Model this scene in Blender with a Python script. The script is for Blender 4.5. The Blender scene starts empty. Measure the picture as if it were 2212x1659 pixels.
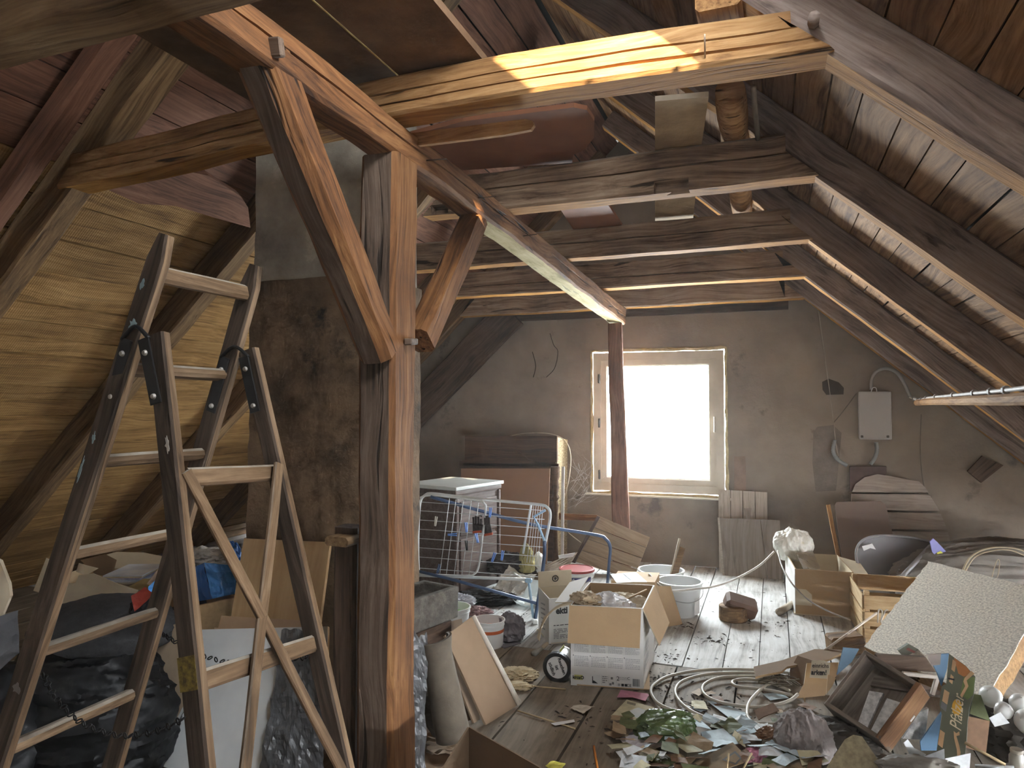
import bpy, bmesh, math, random
from mathutils import Vector as V, Matrix, noise
R = random.Random(11)
SC = bpy.context.scene
COL = SC.collection
# ---------------------------------------------------------------- camera
YAW, PITCH, FPX, CX, CY = math.radians(20.123), math.radians(1.887), 1533.0, 1106.0, 829.5
EYE = V((0, 0, 1.5))
RT = V((math.cos(YAW), math.sin(YAW), 0))
FW = V((-math.sin(YAW)*math.cos(PITCH), math.cos(YAW)*math.cos(PITCH), math.sin(PITCH)))
UP = RT.cross(FW)
cam = bpy.data.cameras.new('camera'); cam_ob = bpy.data.objects.new('camera', cam); COL.objects.link(cam_ob)
cam.sensor_width = 36; cam.lens = FPX/2212*36; cam.clip_start = 0.05; cam.clip_end = 200
cam_ob.matrix_world = Matrix(((RT.x, UP.x, -FW.x, EYE.x), (RT.y, UP.y, -FW.y, EYE.y), (RT.z, UP.z, -FW.z, EYE.z), (0, 0, 0, 1)))
SC.camera = cam_ob
# ---------------------------------------------------------------- sky, sun, exposure
SC.view_settings.view_transform = 'Standard'; SC.view_settings.look = 'None'
SC.view_settings.gamma = 1; SC.view_settings.use_curve_mapping = False
SC.view_settings.exposure = 1.42
w = bpy.data.worlds.new('sky'); SC.world = w; w.use_nodes = True
w.node_tree.nodes['Background'].inputs[0].default_value = (0.9, 0.95, 1.0, 1)
w.node_tree.nodes['Background'].inputs[1].default_value = 30.0
SUN_DIR = V((-0.5, 0.75, -0.35)).normalized()
sl = bpy.data.lights.new('sun', 'SUN'); sl.energy = 15; sl.color = (1, 0.82, 0.55); sl.angle = math.radians(0.8)
so = bpy.data.objects.new('sun', sl); COL.objects.link(so); so.location = (6, -6, 9)
so.rotation_euler = SUN_DIR.to_track_quat('-Z', 'Y').to_euler()
def portal(loc, sx, sy, direction):
    l = bpy.data.lights.new('daylight_opening', 'AREA'); l.shape = 'RECTANGLE'; l.size = sx; l.size_y = sy
    l.cycles.is_portal = True
    o = bpy.data.objects.new('daylight_opening', l); COL.objects.link(o); o.location = loc
    o.rotation_euler = V(direction).to_track_quat('-Z', 'Z').to_euler()
SC.cycles.use_denoising = True
SC.cycles.max_bounces = 6; SC.cycles.diffuse_bounces = 4; SC.cycles.glossy_bounces = 3; SC.cycles.transmission_bounces = 4; SC.cycles.volume_bounces = 0; SC.cycles.transparent_max_bounces = 10
SC.cycles.use_adaptive_sampling = True; SC.cycles.adaptive_threshold = .08
SC.cycles.sample_clamp_indirect = 8
SC.cycles.use_light_tree = True
# ---------------------------------------------------------------- helpers: places
def ray(x, y): return RT*((x-CX)/FPX) - UP*((y-CY)/FPX) + FW
def at(x, y, X=None, Y=None, Z=None, d=None, n=None, k=None):
    r = ray(x, y)
    if X is not None: t = (X-EYE.x)/r.x
    elif Y is not None: t = (Y-EYE.y)/r.y
    elif Z is not None: t = (Z-EYE.z)/r.z
    elif d is not None: t = d
    else: t = (k - V(n).dot(EYE))/V(n).dot(r)
    return EYE + r*t
# ---------------------------------------------------------------- helpers: objects
def world_of(o):
    m = o.matrix_basis.copy()
    return m if o.parent is None else world_of(o.parent) @ o.matrix_parent_inverse @ m
def link(o, parent=None):
    COL.objects.link(o)
    if parent is not None:
        o.parent = parent; o.matrix_parent_inverse = world_of(parent).inverted()
    return o
def tag(o, label=None, cat=None, group=None, kind=None):
    for k, v in (('label', label), ('category', cat), ('group', group), ('kind', kind)):
        if v: o[k] = v
    return o
def thing(name, label, cat, loc, group=None, kind=None):
    o = bpy.data.objects.new(name, None); o.empty_display_size = .1; o.location = loc; COL.objects.link(o)
    return tag(o, label, cat, group, kind)
def mesh_obj(name, verts, faces, mats, parent=None, M=None, smooth=False, midx=None):
    me = bpy.data.meshes.new(name); me.from_pydata([tuple(v) for v in verts], [], faces)
    for m in (mats if isinstance(mats, (list, tuple)) else [mats]): me.materials.append(m)
    if midx: 
        for p, i in zip(me.polygons, midx): p.material_index = i
    if smooth:
        for p in me.polygons: p.use_smooth = True
    me.update()
    o = bpy.data.objects.new(name, me)
    if M is not None: o.matrix_basis = M
    return link(o, parent)
def frame(x, up, loc):
    x = V(x).normalized(); up = V(up); z = (up - x*up.dot(x)).normalized(); y = z.cross(x)
    return Matrix(((x.x, y.x, z.x, loc.x), (x.y, y.y, z.y, loc.y), (x.z, y.z, z.z, loc.z), (0, 0, 0, 1)))
def lerp_list(vals, t):
    if not isinstance(vals, (list, tuple)): return vals
    f = t*(len(vals)-1); i = min(int(f), len(vals)-2); return vals[i]+(vals[i+1]-vals[i])*(f-i)
def path_at(path, t):
    if len(path) == 2: return path[0].lerp(path[1], t)
    f = t*(len(path)-1); i = min(int(f), len(path)-2); u = f-i
    p0 = path[max(i-1, 0)]; p1 = path[i]; p2 = path[i+1]; p3 = path[min(i+2, len(path)-1)]
    return 0.5*((2*p1)+(p2-p0)*u+(2*p0-5*p1+4*p2-p3)*u*u+(3*p1-p0-3*p2+p3)*u**3)
def timber(name, path, w, h, mats, up=(0, 0, 1), parent=None, seg=None, wob=.006, cham=.012, sh0=0, sh1=0, crack=None, smooth=True, wane=0, under=True):
    """A hewn length of wood along PATH: w across, h along UP; faces that look down take mats[1]. crack: heights (share of h) of seasoning
    cracks cut into the side that looks along -y."""
    path = [V(p) for p in path]; L = (path[-1]-path[0]).length; o0 = path[0]
    M = frame(path[-1]-path[0], up, o0); Mi = M.inverted()
    n = seg or max(2, int(L/.09)); sd = R.uniform(0, 99)
    def prof(ww, hh):
        a, b, c = ww/2, hh/2, min(cham, ww*.3, hh*.3)
        p = [(-a, -b+c), (-a+c, -b), (a-c, -b), (a, -b+c), (a, b-c), (a-c, b), (-a+c, b), (-a, b-c)]
        tagp = [0, 0, 1, 0, 0, 0, 0, 0]
        extra = []
        for ck in (crack or []):
            zc = b-ck*hh
            extra += [(-a, zc+.004), (-a+.03, zc), (-a, zc-.004)]
        return p+extra
    verts = []; faces = []; midx = []
    m = len(prof(w if not isinstance(w, (list, tuple)) else w[0], h if not isinstance(h, (list, tuple)) else h[0]))
    for i in range(n+1):
        t = i/n; c = Mi @ path_at(path, t); ww = lerp_list(w, t); hh = lerp_list(h, t)
        fade = min(1, t*6, (1-t)*6) if crack else 1
        for j, (y, z) in enumerate(prof(ww, hh)):
            q = V((c.x, c.y+y, c.z+z)); s = V((q.x*2.2+sd, (q.y*5), (q.z*5)))
            d = noise.noise_vector(s)*wob + noise.noise_vector(s*3.1)*wob*.4
            if j >= 8:
                kk = (j-8) % 3; base = noise.noise(V((q.x*1.4+sd, 7, j//3)))*.012
                q.z += base; q.y += -0.0 if kk != 1 else (1-fade)*(-.028)
                if kk != 1: d.y *= 1
            q += V((0, d.y, d.z))
            if i == 0: q.x += sh0*z
            if i == n: q.x += sh1*z
            verts.append(q)
    order = list(range(8))
    if m > 8: order = list(range(8))+list(range(8, m))   # extra points continue down the -y side from point 7 to point 0
    for i in range(n):
        for j in range(m):
            a, b = order[j], order[(j+1) % m]
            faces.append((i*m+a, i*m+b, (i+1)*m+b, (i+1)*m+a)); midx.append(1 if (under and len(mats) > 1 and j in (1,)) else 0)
    faces.append(tuple(order[::-1])); midx.append(0)
    faces.append(tuple(n*m+k for k in order)); midx.append(0)
    o = mesh_obj(name, verts, faces, mats, parent, M, False, midx)
    if smooth:
        me = o.data
        for p in me.polygons: p.use_smooth = True
        me.set_sharp_from_angle(angle=math.radians(24))
    return o
def plank(name, p0, p1, w, th, mat, up, parent=None, jit=.003, seg=1):
    p0, p1 = V(p0), V(p1); M = frame(p1-p0, up, p0); L = (p1-p0).length; vs = []; fs = []
    sd = R.uniform(0, 99)
    for i in range(seg+1):
        t = i/seg
        a = noise.noise(V((t*L*1.3, sd, 0)))*jit; b = noise.noise(V((t*L*1.3, sd, 5)))*jit; c = noise.noise(V((t*L*.8, sd, 9)))*jit
        vs += [(t*L, -w/2+a, c-th/2), (t*L, w/2+b, c-th/2), (t*L, w/2+b, c+th/2), (t*L, -w/2+a, c+th/2)]
    for i in range(seg):
        for j in range(4):
            k = (j+1) % 4; fs.append((i*4+j, i*4+k, i*4+4+k, i*4+4+j))
    fs += [(3, 2, 1, 0), tuple(seg*4+j for j in range(4))]
    return mesh_obj(name, vs, fs, [mat], parent, M)
def box(name, size, M, mat, parent=None, bev=0, segs=1):
    bm = bmesh.new(); bmesh.ops.create_cube(bm, size=1); bmesh.ops.scale(bm, vec=size, verts=bm.verts)
    if bev: bmesh.ops.bevel(bm, geom=bm.edges[:], offset=bev, segments=segs, affect='EDGES', profile=.6)
    me = bpy.data.meshes.new(name); bm.to_mesh(me); bm.free(); me.materials.append(mat)
    o = bpy.data.objects.new(name, me); o.matrix_basis = M; return link(o, parent)
def loc_rot(loc, rz=0, rx=0, ry=0): return Matrix.Translation(V(loc)) @ Matrix.Rotation(rz, 4, 'Z') @ Matrix.Rotation(rx, 4, 'X') @ Matrix.Rotation(ry, 4, 'Y')
def panel(name, pts, th, mat, parent=None, edge=None, bend=0, u=None, sub=0):
    """A flat sheet: PTS run round its near side, thickness TH goes away from the eye."""
    pts = [V(p) for p in pts]; c = sum(pts, V())/len(pts); n = V()
    for a, b in zip(pts, pts[1:]+pts[:1]): n += (a-c).cross(b-c)
    n.normalize()
    if n.dot(EYE-c) < 0: pts = pts[::-1]; n = -n
    x = (V(u) if u is not None else pts[1]-pts[0]); x = x-n*x.dot(n); M = frame(x, n, pts[0]); Mi = M.inverted()
    q = [Mi @ p for p in pts]; k = len(q)
    vs = [V((p.x, p.y, 0)) for p in q]+[V((p.x, p.y, -th)) for p in q]
    fs = [tuple(range(k)), tuple(range(2*k-1, k-1, -1))]+[(i, k+i, k+(i+1) % k, (i+1) % k) for i in range(k)]
    mi = [0, 0]+[1 if edge else 0]*k
    return mesh_obj(name, vs, fs, [mat]+([edge] if edge else []), parent, M, False, mi)
def tube(name, pts, r, mat, parent=None, n=8, res=6, closed=False, smooth_path=True, rnd=0):
    pts = [V(p) for p in pts]
    if smooth_path and len(pts) > 2:
        N = (len(pts)-1)*res
        if closed:
            ext = pts; out = []
            for i in range(len(ext)):
                p0, p1, p2, p3 = ext[i-1], ext[i], ext[(i+1) % len(ext)], ext[(i+2) % len(ext)]
                for s in range(res):
                    u_ = s/res; out.append(0.5*((2*p1)+(p2-p0)*u_+(2*p0-5*p1+4*p2-p3)*u_*u_+(3*p1-p0-3*p2+p3)*u_**3))
            P = out
        else: P = [path_at(pts, i/N) for i in range(N+1)]
    else: P = pts
    o0 = P[0].copy(); vs = []; fs = []; m = len(P); prev = None
    for i, p in enumerate(P):
        t = (P[(i+1) % m if closed else min(i+1, m-1)]-P[i-1 if closed else max(i-1, 0)]).normalized()
        if prev is None: a = t.orthogonal().normalized()
        else: a = (prev-t*prev.dot(t)).normalized()
        prev = a; b = t.cross(a); rr = r*(1+rnd*noise.noise(p*9)) if rnd else r
        if isinstance(r, (list, tuple)): rr = lerp_list(r, i/(m-1))
        for j in range(n):
            g = 2*math.pi*j/n; vs.append(p-o0+a*math.cos(g)*rr+b*math.sin(g)*rr)
    for i in range(m if closed else m-1):
        for j in range(n):
            k = (j+1) % n; i2 = (i+1) % m; fs.append((i*n+j, i*n+k, i2*n+k, i2*n+j))
    if not closed: fs += [tuple(range(n-1, -1, -1)), tuple((m-1)*n+j for j in range(n))]
    return mesh_obj(name, vs, fs, [mat], parent, Matrix.Translation(o0), True)
def lathe(name, prof, mat, M, parent=None, n=40, cap=True):
    vs = []; fs = []; m = len(prof)
    for r, z in prof:
        for j in range(n):
            g = 2*math.pi*j/n; vs.append((r*math.cos(g), r*math.sin(g), z))
    for i in range(m-1):
        for j in range(n):
            k = (j+1) % n; fs.append((i*n+j, i*n+k, (i+1)*n+k, (i+1)*n+j))
    if cap: fs += [tuple(range(n-1, -1, -1)), tuple((m-1)*n+j for j in range(n))]
    o = mesh_obj(name, vs, fs, [mat], parent, M, True); o.data.set_sharp_from_angle(angle=math.radians(35)); return o
def ridged(p, o=4):
    s = 0; a = .5
    for _ in range(o):
        s += a*(1-abs(noise.noise(p)))**2; p = p*2.1+V((3.1, 1.7, 9.2)); a *= .5
    return s-.45
def blob(name, M, size, mat, parent=None, amp=.18, freq=2.2, seed=0, sub=5, flat=-.55, smooth=True, stretch=(1, 1, 1)):
    """A soft crumpled body (bag, cloth): a sphere pushed about by folded noise, flattened where it lies."""
    bm = bmesh.new(); bmesh.ops.create_icosphere(bm, subdivisions=sub, radius=1)
    for v in bm.verts:
        p = v.co.copy(); q = V((p.x*stretch[0], p.y*stretch[1], p.z*stretch[2]))*freq+V((seed*3.7, seed*1.3, seed))
        v.co = p*(1+amp*ridged(q)*1.6+amp*.5*noise.noise(q*.6))
        if v.co.z < flat: v.co.z = flat+(v.co.z-flat)*.08
        v.co = V((v.co.x*size[0], v.co.y*size[1], v.co.z*size[2]))
    me = bpy.data.meshes.new(name); bm.to_mesh(me); bm.free(); me.materials.append(mat)
    if smooth:
        for p in me.polygons: p.use_smooth = True
        me.set_sharp_from_angle(angle=math.radians(38))
    o = bpy.data.objects.new(name, me); o.matrix_basis = M; return link(o, parent)
def sheet(name, pts4, mat, parent=None, nx=14, ny=14, amp=.02, freq=6, seed=0, th=.002, edge_rag=0, smooth=False, sag=0, lift=None):
    """A cloth, foil or paper between four corners, creased by folded noise."""
    a, b, c, d = [V(p) for p in pts4]; o0 = a.copy(); nrm = (b-a).cross(d-a).normalized()
    if nrm.z < -0.2 or (abs(nrm.z) <= .2 and nrm.dot(EYE-a) < 0): nrm = -nrm
    vs = []; fs = []
    for j in range(ny+1):
        for i in range(nx+1):
            s, t = i/nx, j/ny
            if edge_rag:
                q = V((s*5+seed, t*5, 0)); s2 = s+noise.noise(q)*edge_rag*(1 if i in (0, nx) else .3); t2 = t+noise.noise(q+V((9, 0, 0)))*edge_rag*(1 if j in (0, ny) else .3)
            else: s2, t2 = s, t
            p = (a*(1-s2)+b*s2)*(1-t2)+(d*(1-s2)+c*s2)*t2
            k = ridged(p*freq+V((seed*2.3, seed, 0)), 3)*amp - sag*4*s*(1-s)*4*t*(1-t)
            if lift: k += lift(s, t)
            vs.append(p+nrm*k-o0)
    W = nx+1
    for j in range(ny):
        for i in range(nx):
            fs.append((j*W+i, j*W+i+1, (j+1)*W+i+1, (j+1)*W+i))
    o = mesh_obj(name, vs, fs, [mat], parent, Matrix.Translation(o0), smooth)
    if th:
        md = o.modifiers.new('thickness', 'SOLIDIFY'); md.thickness = th; md.offset = -1 if nrm.dot((b-a).cross(d-a)) > 0 else 1
    return o
def letters(text, size, M, mat, parent, name='lettering', align='CENTER', bold=0, sx=1, shear=0):
    c = bpy.data.curves.new(name, 'FONT'); c.body = text; c.size = size; c.align_x = align; c.align_y = 'CENTER'; c.extrude = .0004; c.shear = shear; c.offset = bold
    c.materials.append(mat); c.resolution_u = 3
    tmp = bpy.data.objects.new('tmp', c); me = bpy.data.meshes.new_from_object(tmp); me.name = name; bpy.data.objects.remove(tmp); bpy.data.curves.remove(c)
    o = bpy.data.objects.new(name, me); o.matrix_basis = M @ Matrix.Diagonal((sx, 1, 1, 1)); return link(o, parent)
def face_frame(origin, u, v):
    """A frame lying on a face: x along u, y towards v, z out of the face."""
    u = V(u).normalized(); n = u.cross(V(v)).normalized(); v2 = n.cross(u); o = V(origin)
    return Matrix(((u.x, v2.x, n.x, o.x), (u.y, v2.y, n.y, o.y), (u.z, v2.z, n.z, o.z), (0, 0, 0, 1)))
# ---------------------------------------------------------------- helpers: materials
def rgba(c): return (c[0], c[1], c[2], 1)
def newmat(name):
    m = bpy.data.materials.new(name); m.use_nodes = True; nt = m.node_tree; b = nt.nodes['Principled BSDF']; b.inputs['Specular IOR Level'].default_value = .3
    return m, nt, b
def nd(nt, t, **kw):
    n = nt.nodes.new(t)
    for k, v in kw.items():
        if k in n.inputs: n.inputs[k].default_value = v
        else: setattr(n, k, v)
    return n
def ramp(nt, fac, stops):
    r = nt.nodes.new('ShaderNodeValToRGB'); e = r.color_ramp.elements
    while len(e) < len(stops): e.new(.5)
    for x, (p, c) in zip(e, stops): x.position = p; x.color = rgba(c)
    nt.links.new(fac, r.inputs[0]); return r.outputs[0]
def mathn(nt, op, a, b=None, clamp=False):
    n = nt.nodes.new('ShaderNodeMath'); n.operation = op; n.use_clamp = clamp
    for i, x in enumerate((a, b)):
        if x is None: continue
        if isinstance(x, (int, float)): n.inputs[i].default_value = x
        else: nt.links.new(x, n.inputs[i])
    return n.outputs[0]
def mixc(nt, fac, a, b, mode='MIX'):
    n = nt.nodes.new('ShaderNodeMix'); n.data_type = 'RGBA'; n.blend_type = mode
    for i, x in ((0, fac), (6, a), (7, b)):
        if isinstance(x, (int, float)): n.inputs[i].default_value = x
        elif isinstance(x, tuple): n.inputs[i].default_value = rgba(x)
        else: nt.links.new(x, n.inputs[i])
    return n.outputs[2]
def wood(name, c0, c1, c2, sc=(1.3, 24, 24), rough=.8, bump=.5, cracks=.5, blot=.45, rnd=.3, dust=None, saw=0, knots=.5):
    m, nt, b = newmat(name); L = nt.links.new
    tc = nd(nt, 'ShaderNodeTexCoord'); oi = nd(nt, 'ShaderNodeObjectInfo')
    off = nd(nt, 'ShaderNodeVectorMath', operation='ADD'); L(tc.outputs['Object'], off.inputs[0])
    cmb = nd(nt, 'ShaderNodeCombineXYZ'); r41 = mathn(nt, 'MULTIPLY', oi.outputs['Random'], 41.0)
    for i in range(3): L(r41, cmb.inputs[i])
    L(cmb.outputs[0], off.inputs[1])
    # a knot bends the grain round itself
    kv = nd(nt, 'ShaderNodeTexNoise', Scale=1.7, Detail=1.0); L(off.outputs[0], kv.inputs['Vector'])
    bendn = nd(nt, 'ShaderNodeVectorMath', operation='SCALE'); L(kv.outputs['Color'], bendn.inputs[0]); bendn.inputs['Scale'].default_value = .12
    off2 = nd(nt, 'ShaderNodeVectorMath', operation='ADD'); L(off.outputs[0], off2.inputs[0]); L(bendn.outputs[0], off2.inputs[1])
    mp = nd(nt, 'ShaderNodeMapping'); mp.inputs['Scale'].default_value = sc; L(off2.outputs[0], mp.inputs[0])
    n1 = nd(nt, 'ShaderNodeTexNoise', Scale=1.0, Detail=8.0, Roughness=.72, Distortion=.5); L(mp.outputs[0], n1.inputs['Vector'])
    mp2 = nd(nt, 'ShaderNodeMapping'); mp2.inputs['Scale'].default_value = (sc[0]*.6, sc[1]*3.2, sc[2]*3.2); L(off2.outputs[0], mp2.inputs[0])
    n2 = nd(nt, 'ShaderNodeTexNoise', Scale=1.0, Detail=4.0, Roughness=.6); L(mp2.outputs[0], n2.inputs['Vector'])
    n3 = nd(nt, 'ShaderNodeTexNoise', Scale=2.3, Detail=5.0, Roughness=.6); L(off.outputs[0], n3.inputs['Vector'])
    f = mathn(nt, 'ADD', mathn(nt, 'MULTIPLY', n1.outputs[0], .62), mathn(nt, 'MULTIPLY', n2.outputs[0], .38))
    f = mathn(nt, 'ADD', mathn(nt, 'MULTIPLY', f, 1-blot*.6), mathn(nt, 'MULTIPLY', n3.outputs[0], blot*.6))
    col = ramp(nt, f, [(.39, c0), (.5, c1), (.61, c2)])
    h = f
    if saw:
        mp4 = nd(nt, 'ShaderNodeMapping'); mp4.inputs['Scale'].default_value = (saw, 1, 1); mp4.inputs['Rotation'].default_value = (0, 0, .25); L(off.outputs[0], mp4.inputs[0])
        wv = nd(nt, 'ShaderNodeTexWave', Scale=1.0, Distortion=1.5, Detail=2.0); L(mp4.outputs[0], wv.inputs['Vector'])
        h = mathn(nt, 'ADD', h, mathn(nt, 'MULTIPLY', wv.outputs[0], .12)); col = mixc(nt, mathn(nt, 'MULTIPLY', wv.outputs[0], .22), col, tuple(x*.55 for x in c1))
    if knots:
        vk = nd(nt, 'ShaderNodeTexVoronoi', Scale=1.0); mk = nd(nt, 'ShaderNodeMapping'); mk.inputs['Scale'].default_value = (1.6, 3.2, 3.2); L(off.outputs[0], mk.inputs[0]); L(mk.outputs[0], vk.inputs['Vector'])
        kf = ramp(nt, vk.outputs['Distance'], [(.04, (1, 1, 1)), (.13, (0, 0, 0))]); col = mixc(nt, mathn(nt, 'MULTIPLY', kf, knots), col, tuple(x*.35 for x in c0))
        h = mathn(nt, 'SUBTRACT', h, mathn(nt, 'MULTIPLY', kf, .2))
    if cracks:
        mp3 = nd(nt, 'ShaderNodeMapping'); mp3.inputs['Scale'].default_value = (.9, 26, 26); L(off2.outputs[0], mp3.inputs[0])
        n4 = nd(nt, 'ShaderNodeTexNoise', Scale=1.0, Detail=3.0, Roughness=.5); L(mp3.outputs[0], n4.inputs['Vector'])
        ck = ramp(nt, n4.outputs[0], [(.30, (1, 1, 1)), (.355, (0, 0, 0))])
        ck = mathn(nt, 'MULTIPLY', ck, cracks)
        col = mixc(nt, ck, col, tuple(x*.22 for x in c0)); h = mathn(nt, 'SUBTRACT', h, mathn(nt, 'MULTIPLY', ck, .5))
    if dust:
        g = nd(nt, 'ShaderNodeNewGeometry'); sx = nd(nt, 'ShaderNodeSeparateXYZ'); L(g.outputs['Normal'], sx.inputs[0])
        df = mathn(nt, 'MULTIPLY', mathn(nt, 'SUBTRACT', sx.outputs[2], .35), 1.6, True)
        n5 = nd(nt, 'ShaderNodeTexNoise', Scale=14.0, Detail=5.0); L(off.outputs[0], n5.inputs['Vector'])
        df = mathn(nt, 'MULTIPLY', df, mathn(nt, 'MULTIPLY', n5.outputs[0], 1.5, True)); col = mixc(nt, df, col, dust)
    hs = nd(nt, 'ShaderNodeHueSaturation'); L(col, hs.inputs['Color'])
    L(mathn(nt, 'ADD', mathn(nt, 'MULTIPLY', oi.outputs['Random'], rnd), 1-rnd*.5), hs.inputs['Value'])
    L(hs.outputs[0], b.inputs['Base Color']); b.inputs['Roughness'].default_value = rough
    bp = nd(nt, 'ShaderNodeBump', Strength=bump, Distance=.012); L(h, bp.inputs['Height']); L(bp.outputs[0], b.inputs['Normal'])
    return m
def plain(name, col, rough=.6, var=.25, scale=8, bump=0, bscale=None, metal=0, col2=None, detail=5, spec=.3, trans=0, alpha=1, stain=None, stain_scale=3, stain_at=.55, rnd=0):
    m, nt, b = newmat(name); L = nt.links.new
    tc = nd(nt, 'ShaderNodeTexCoord'); n = nd(nt, 'ShaderNodeTexNoise', Scale=scale, Detail=detail, Roughness=.6); L(tc.outputs['Object'], n.inputs['Vector'])
    c2 = col2 or tuple(x*(1-var) for x in col)
    c = ramp(nt, n.outputs[0], [(.35, c2), (.62, col)])
    if stain:
        s = nd(nt, 'ShaderNodeTexNoise', Scale=stain_scale, Detail=6.0, Roughness=.7); L(tc.outputs['Object'], s.inputs['Vector'])
        sf = ramp(nt, s.outputs[0], [(stain_at, (0, 0, 0)), (stain_at+.1, (1, 1, 1))]); c = mixc(nt, sf, c, stain)
    if rnd:
        oi = nd(nt, 'ShaderNodeObjectInfo'); hs = nd(nt, 'ShaderNodeHueSaturation'); L(c, hs.inputs['Color'])
        L(mathn(nt, 'ADD', mathn(nt, 'MULTIPLY', oi.outputs['Random'], rnd), 1-rnd*.5), hs.inputs['Value']); c = hs.outputs[0]
    L(c, b.inputs['Base Color']); b.inputs['Roughness'].default_value = rough; b.inputs['Metallic'].default_value = metal
    b.inputs['Specular IOR Level'].default_value = spec; b.inputs['Transmission Weight'].default_value = trans; b.inputs['Alpha'].default_value = alpha
    if bump:
        n2 = nd(nt, 'ShaderNodeTexNoise', Scale=bscale or scale*3, Detail=6.0, Roughness=.6); L(tc.outputs['Object'], n2.inputs['Vector'])
        bp = nd(nt, 'ShaderNodeBump', Strength=bump, Distance=.01); L(n2.outputs[0], bp.inputs['Height']); L(bp.outputs[0], b.inputs['Normal'])
    return m
def clearmat(name, tint=(.95, .97, .97), amount=.9, rough=.1, gloss=(.9, .95, .95)):
    """See-through sheet or glass: mostly straight-through light, some sheen."""
    m, nt, b = newmat(name); L = nt.links.new; b.inputs['Base Color'].default_value = rgba(gloss); b.inputs['Roughness'].default_value = rough
    t = nd(nt, 'ShaderNodeBsdfTransparent'); t.inputs[0].default_value = rgba(tint); mx = nd(nt, 'ShaderNodeMixShader'); mx.inputs[0].default_value = amount
    L(b.outputs[0], mx.inputs[1]); L(t.outputs[0], mx.inputs[2]); L(mx.outputs[0], nt.nodes['Material Output'].inputs[0]); return m
# ---------------------------------------------------------------- materials of the building
W_POST = wood('wood_orange', (.05, .02, .008), (.185, .078, .026), (.3, .148, .056), cracks=1, bump=.7)
W_POSTG = wood('wood_brown_grey', (.035, .022, .014), (.12, .08, .055), (.21, .15, .11), cracks=.8, bump=.6)
W_GOLD = wood('wood_golden', (.14, .062, .02), (.35, .185, .07), (.5, .31, .14), cracks=1, bump=.8)
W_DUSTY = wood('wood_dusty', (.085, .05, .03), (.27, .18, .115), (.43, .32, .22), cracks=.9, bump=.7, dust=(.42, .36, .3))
W_UNDER = wood('wood_clean_lit_underside', (.15, .055, .008), (.38, .175, .034), (.54, .285, .075), cracks=.5, bump=.6)  # clean wood, with light bounced off the floor added to its golden tone
W_PALE = wood('wood_window_lit', (.3, .24, .1), (.55, .47, .24), (.7, .62, .38), cracks=.5, bump=.9, sc=(3, 9, 9))
W_RAFT = wood('wood_rafter_grey', (.1, .073, .06), (.25, .19, .16), (.38, .305, .26), cracks=.55, bump=.5)
W_RAFTL = wood('wood_rafter_brown', (.06, .032, .015), (.19, .11, .05), (.3, .19, .09), cracks=.6, bump=.6)
W_PLKR = wood('roof_board_red_brown', (.075, .034, .015), (.25, .135, .06), (.4, .24, .12), sc=(1.2, 21, 21), cracks=.35, bump=1.0, rnd=.45, knots=.35)
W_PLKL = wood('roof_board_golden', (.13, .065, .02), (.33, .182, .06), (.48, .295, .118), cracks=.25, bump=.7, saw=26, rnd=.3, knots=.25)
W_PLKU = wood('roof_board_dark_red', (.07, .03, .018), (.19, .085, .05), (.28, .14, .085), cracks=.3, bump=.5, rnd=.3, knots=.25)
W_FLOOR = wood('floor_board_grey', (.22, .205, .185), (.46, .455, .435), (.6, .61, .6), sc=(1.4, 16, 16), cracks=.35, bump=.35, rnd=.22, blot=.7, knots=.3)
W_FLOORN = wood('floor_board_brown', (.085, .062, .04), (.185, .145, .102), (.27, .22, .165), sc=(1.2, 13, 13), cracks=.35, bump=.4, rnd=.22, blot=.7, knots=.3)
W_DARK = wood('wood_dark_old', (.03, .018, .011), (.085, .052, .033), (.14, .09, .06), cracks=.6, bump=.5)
PLASTER = plain('plaster_taupe', (.31, .255, .2), .95, scale=1.3, col2=(.2, .165, .13), bump=.9, bscale=7, stain=(.13, .105, .088), stain_scale=2.1, stain_at=.6, detail=9)
CONC = plain('patch_grey', (.23, .19, .155), .95, scale=6, bump=.5, bscale=30)
FELT = plain('roof_felt', (.02, .018, .016), .9)
STRUCT = lambda o: tag(o, kind='structure')
# ---------------------------------------------------------------- roof slopes
def zR(x): return 2.53-.88*(x-.2)      # underside of the rafters
def zL(x): return 2.52+.925*(x+2.93)
DR = V((1, 0, -.88)).normalized(); NR = V((.88, 0, 1)).normalized()
DL = V((-1, 0, -.925)).normalized(); NL = V((-.925, 0, 1)).normalized()
RIDGE = V((-1.398, 0, 4.156)); Y0, Y1 = -2.2, 6.97
SKY_Y, SKY_X = (1.27, 1.765), (-.55, .06)
cr = STRUCT(thing('ceiling_right', None, None, RIDGE)); cl = STRUCT(thing('ceiling_left', None, None, RIDGE))
gaps = []
s = .02
while s < 5.9:
    wd = R.uniform(.125, .175); c = RIDGE+DR*(s+wd/2)+NR*.012; rz = R.uniform(-.003, .003)
    spans = [(Y0, Y1)]
    ga, gb = max(1.27, 2.28-(c.z-2.51)/.4667), min(1.765, 2.28-(c.z-2.765)/.4667)      # unseen roof opening, its ends stepped so the sun meets the golden tie
    if gb-ga > .05: spans = [(Y0, ga), (gb, Y1)]; gaps.append((s, s+wd, ga, gb))
    for a, b in spans: plank('plank', V((c.x, a, c.z+rz)), V((c.x, b, c.z+rz)), wd-R.uniform(.004, .012), .022, W_PLKR, NR, cr, seg=14, jit=.003)
    s += wd
s = .02
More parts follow.
